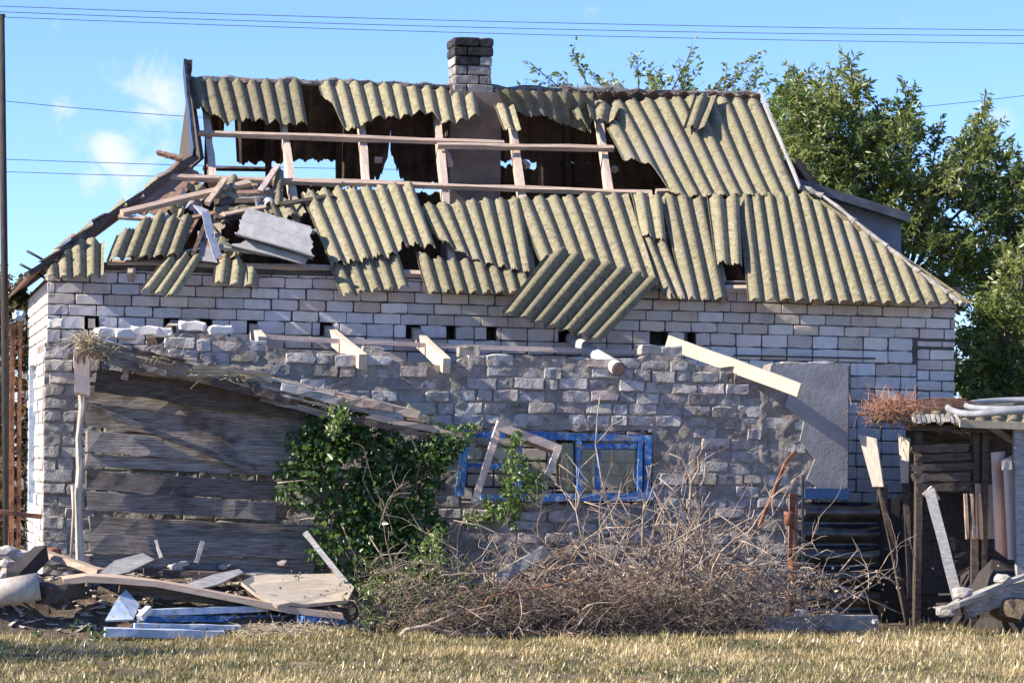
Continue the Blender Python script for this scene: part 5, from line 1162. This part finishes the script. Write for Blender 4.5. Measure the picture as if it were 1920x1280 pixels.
    spots = [(10, 1038, .10), (36, 1040, .07), (52, 1050, .06), (14, 1060, .09), (5, 1080, .07), (28, 1068, .05), (84, 1054, .045), (60, 1092, .09), (150, 1078, .06), (128, 1072, .05), (165, 1080, .045), (120, 1112, .05), (138, 1114, .045), (192, 1128, .03), (104, 1126, .03), (100, 1034, .06), (330, 1062, .05), (345, 1056, .04), (240, 1068, .05), (420, 1062, .04), (530, 1056, .045), (300, 1150, .03), (152, 1168, .03)]
    spots.sort()
    for i, (px, py, s) in enumerate(spots):
        p = on_mound(px, py); mb = MB(); mb.rock(p, (s * 1.35, s, s * .75), i, .22, .5)
        solo('rubble_stone', 'pale lump of brick rubble, %s of those on the debris mound' % ordinal(i, len(spots)), 'stone', mb, M['rubble'] if i % 4 else M['rust'] if i == 8 else M['rubble'], 'rubble stones on the left mound')
    for k in range(18):
        px = 115 + 29 * k + random.uniform(-10, 10); py = random.uniform(1066, 1128); p = on_mound(px, py) + V((0, 0, .03)); a = random.gauss(0, .35); l = random.uniform(.2, .55)
        d = V((math.cos(a), math.sin(a) * .6, random.gauss(0, .10))) * l; q = p + d; q.z = max(q.z, mound_h(q.x, q.y) + .02); mb = MB()
        mb.beam(p, q, random.uniform(.04, .11), .018, n=5, jit=.006, jag=.03); mk = random.choice(('wood_plank', 'wood_grey', 'wood_lath', 'wood_dark')); solo('debris_board', 'thin %s board, %s of the loose boards on the debris mound' % ({'wood_plank': 'weathered', 'wood_grey': 'silver grey', 'wood_lath': 'pale brown', 'wood_dark': 'dark rotten'}[mk], ordinal(k, 18)), 'board', mb, M[mk], 'loose boards on the left mound')
    # splinters and chips strewn over the mound
    mb = MB()
    for _ in range(420):
        x = random.uniform(_mx0 + .3, _mx1 - .2); y = random.uniform(-2.85, -1.6); z = mound_h(x, y) + .015; a = random.uniform(0, 3.14); l = random.uniform(.03, .16)
        d = V((math.cos(a), math.sin(a), random.gauss(0, .22))) * l; mb.beam(V((x, y, z)) - d * .5, V((x, y, z)) + d * .5, random.uniform(.008, .035), .008, n=1, jit=.003)
    o = solo('splinter_litter', 'scattered pale wood splinters over the debris at the left', 'splinters', mb, M['wood_pale'], kind='stuff')
    # weeds
    T = thing('weed_patch', 'dark green weeds growing in front of the pale log', 'weeds', V((Q(110, 1170, -3.2).x, -3.2, 0))); P_ = []; D_ = []; st = MB()
    for _ in range(46):
        p = QZ(random.gauss(110, 42), random.gauss(1180, 16), 0); shoot(p, (random.gauss(0, .35), random.gauss(0, .3), 1), random.uniform(.1, .32), 13, P_, D_, st, r0=.004, droop=.5)
    part(T, 'stems', st, M['twig'], kind='stuff'); n = len(P_); leaf_part(T, 'foliage', P_, D_, np.random.uniform(.03, .07, n), np.random.uniform(.015, .035, n), M['leaf_ivy'], np.random.beta(2, 2.5, n))
    T = thing('weed_patch', 'grey green weeds between the plywood sheet and the brush heap', 'weeds', V((Q(690, 1170, -2.8).x, -2.8, 0))); P_ = []; D_ = []; st = MB()
    for _ in range(40):
        p = QZ(random.gauss(690, 26), random.gauss(1178, 10), 0); shoot(p, (random.gauss(0, .4), random.gauss(0, .3), 1), random.uniform(.1, .3), 11, P_, D_, st, r0=.004, droop=.5)
    part(T, 'stems', st, M['twig'], kind='stuff'); n = len(P_); leaf_part(T, 'foliage', P_, D_, np.random.uniform(.03, .06, n), np.random.uniform(.012, .025, n), M['leaf_grey'], np.random.beta(2, 2.5, n))
build_debris()

def build_extra():
    T = thing('weed_patch', 'straggly green weeds growing through the left half of the brush heap', 'weeds', V((Q(800, 1150, -2.6).x, -2.6, 0))); P_ = []; D_ = []; st = MB()
    for _ in range(120):
        p = Q(random.gauss(800, 75), random.uniform(1060, 1175), random.uniform(-2.95, -2.3)); p.z = max(p.z, .03); shoot(p, (random.gauss(0, .5), random.gauss(0, .4), 1), random.uniform(.08, .26), 9, P_, D_, st, r0=.003, droop=.5)
    part(T, 'stems', st, M['twig'], kind='stuff'); n = len(P_); leaf_part(T, 'foliage', P_, D_, np.random.uniform(.02, .055, n), np.random.uniform(.010, .028, n), M['leaf_ivy'], np.random.beta(2, 2, n))
    mb = MB(); c = QZ(530, 1196, 0)
    for _ in range(900):
        a = random.uniform(0, 6.283); r = math.sqrt(random.random()); x = c.x + math.cos(a) * r * .5; y = c.y + .05 + math.sin(a) * r * .28; z = .13 * (1 - r * r) * random.random() + .01
        d = V((random.gauss(0, 1), random.gauss(0, 1), random.gauss(.15, .35))).normalized() * random.uniform(.04, .12); p = V((x, y, z)); mb.tube([p, p + d], [.004, .002], 3, cap=False)
    solo('hay_heap', 'low heap of dry orange hay in front of the plywood sheet', 'hay', mb, M['straw'], kind='stuff')
    # a tree standing just left of the view; its shade falls on the left foreground
    x0, y0 = -6.2, -5.3; T = thing('shade_tree', 'leafy tree standing left of the grass, casting shade over it', 'tree', V((x0, y0, 0))); P_ = []; D_ = []; mbt = MB(); tr = MB()
    tr.tube([(x0, y0, 0), (x0 + .08, y0, 1.4), (x0, y0 + .05, 2.6), (x0, y0, 4.2)], [.11, .09, .07, .03], 8, .06); part(T, 'trunk', tr, M['bark'])
    for _ in range(300):
        d = V((random.gauss(0, 1), random.gauss(0, 1), random.gauss(0, 1))).normalized() * random.random() ** .4; p = V((x0 + d.x * 1.1, y0 + d.y * .85, 3.4 + d.z * 1.2)); shoot(p, d + V((0, 0, .4)), random.uniform(.2, .4), 13, P_, D_, mbt)
    part(T, 'twigs', mbt, M['bark'], kind='stuff'); n = len(P_); leaf_part(T, 'crown', P_, D_, np.random.uniform(.07, .12, n), np.random.uniform(.03, .05, n), M['leaf'], np.random.beta(2, 3, n))
build_extra()
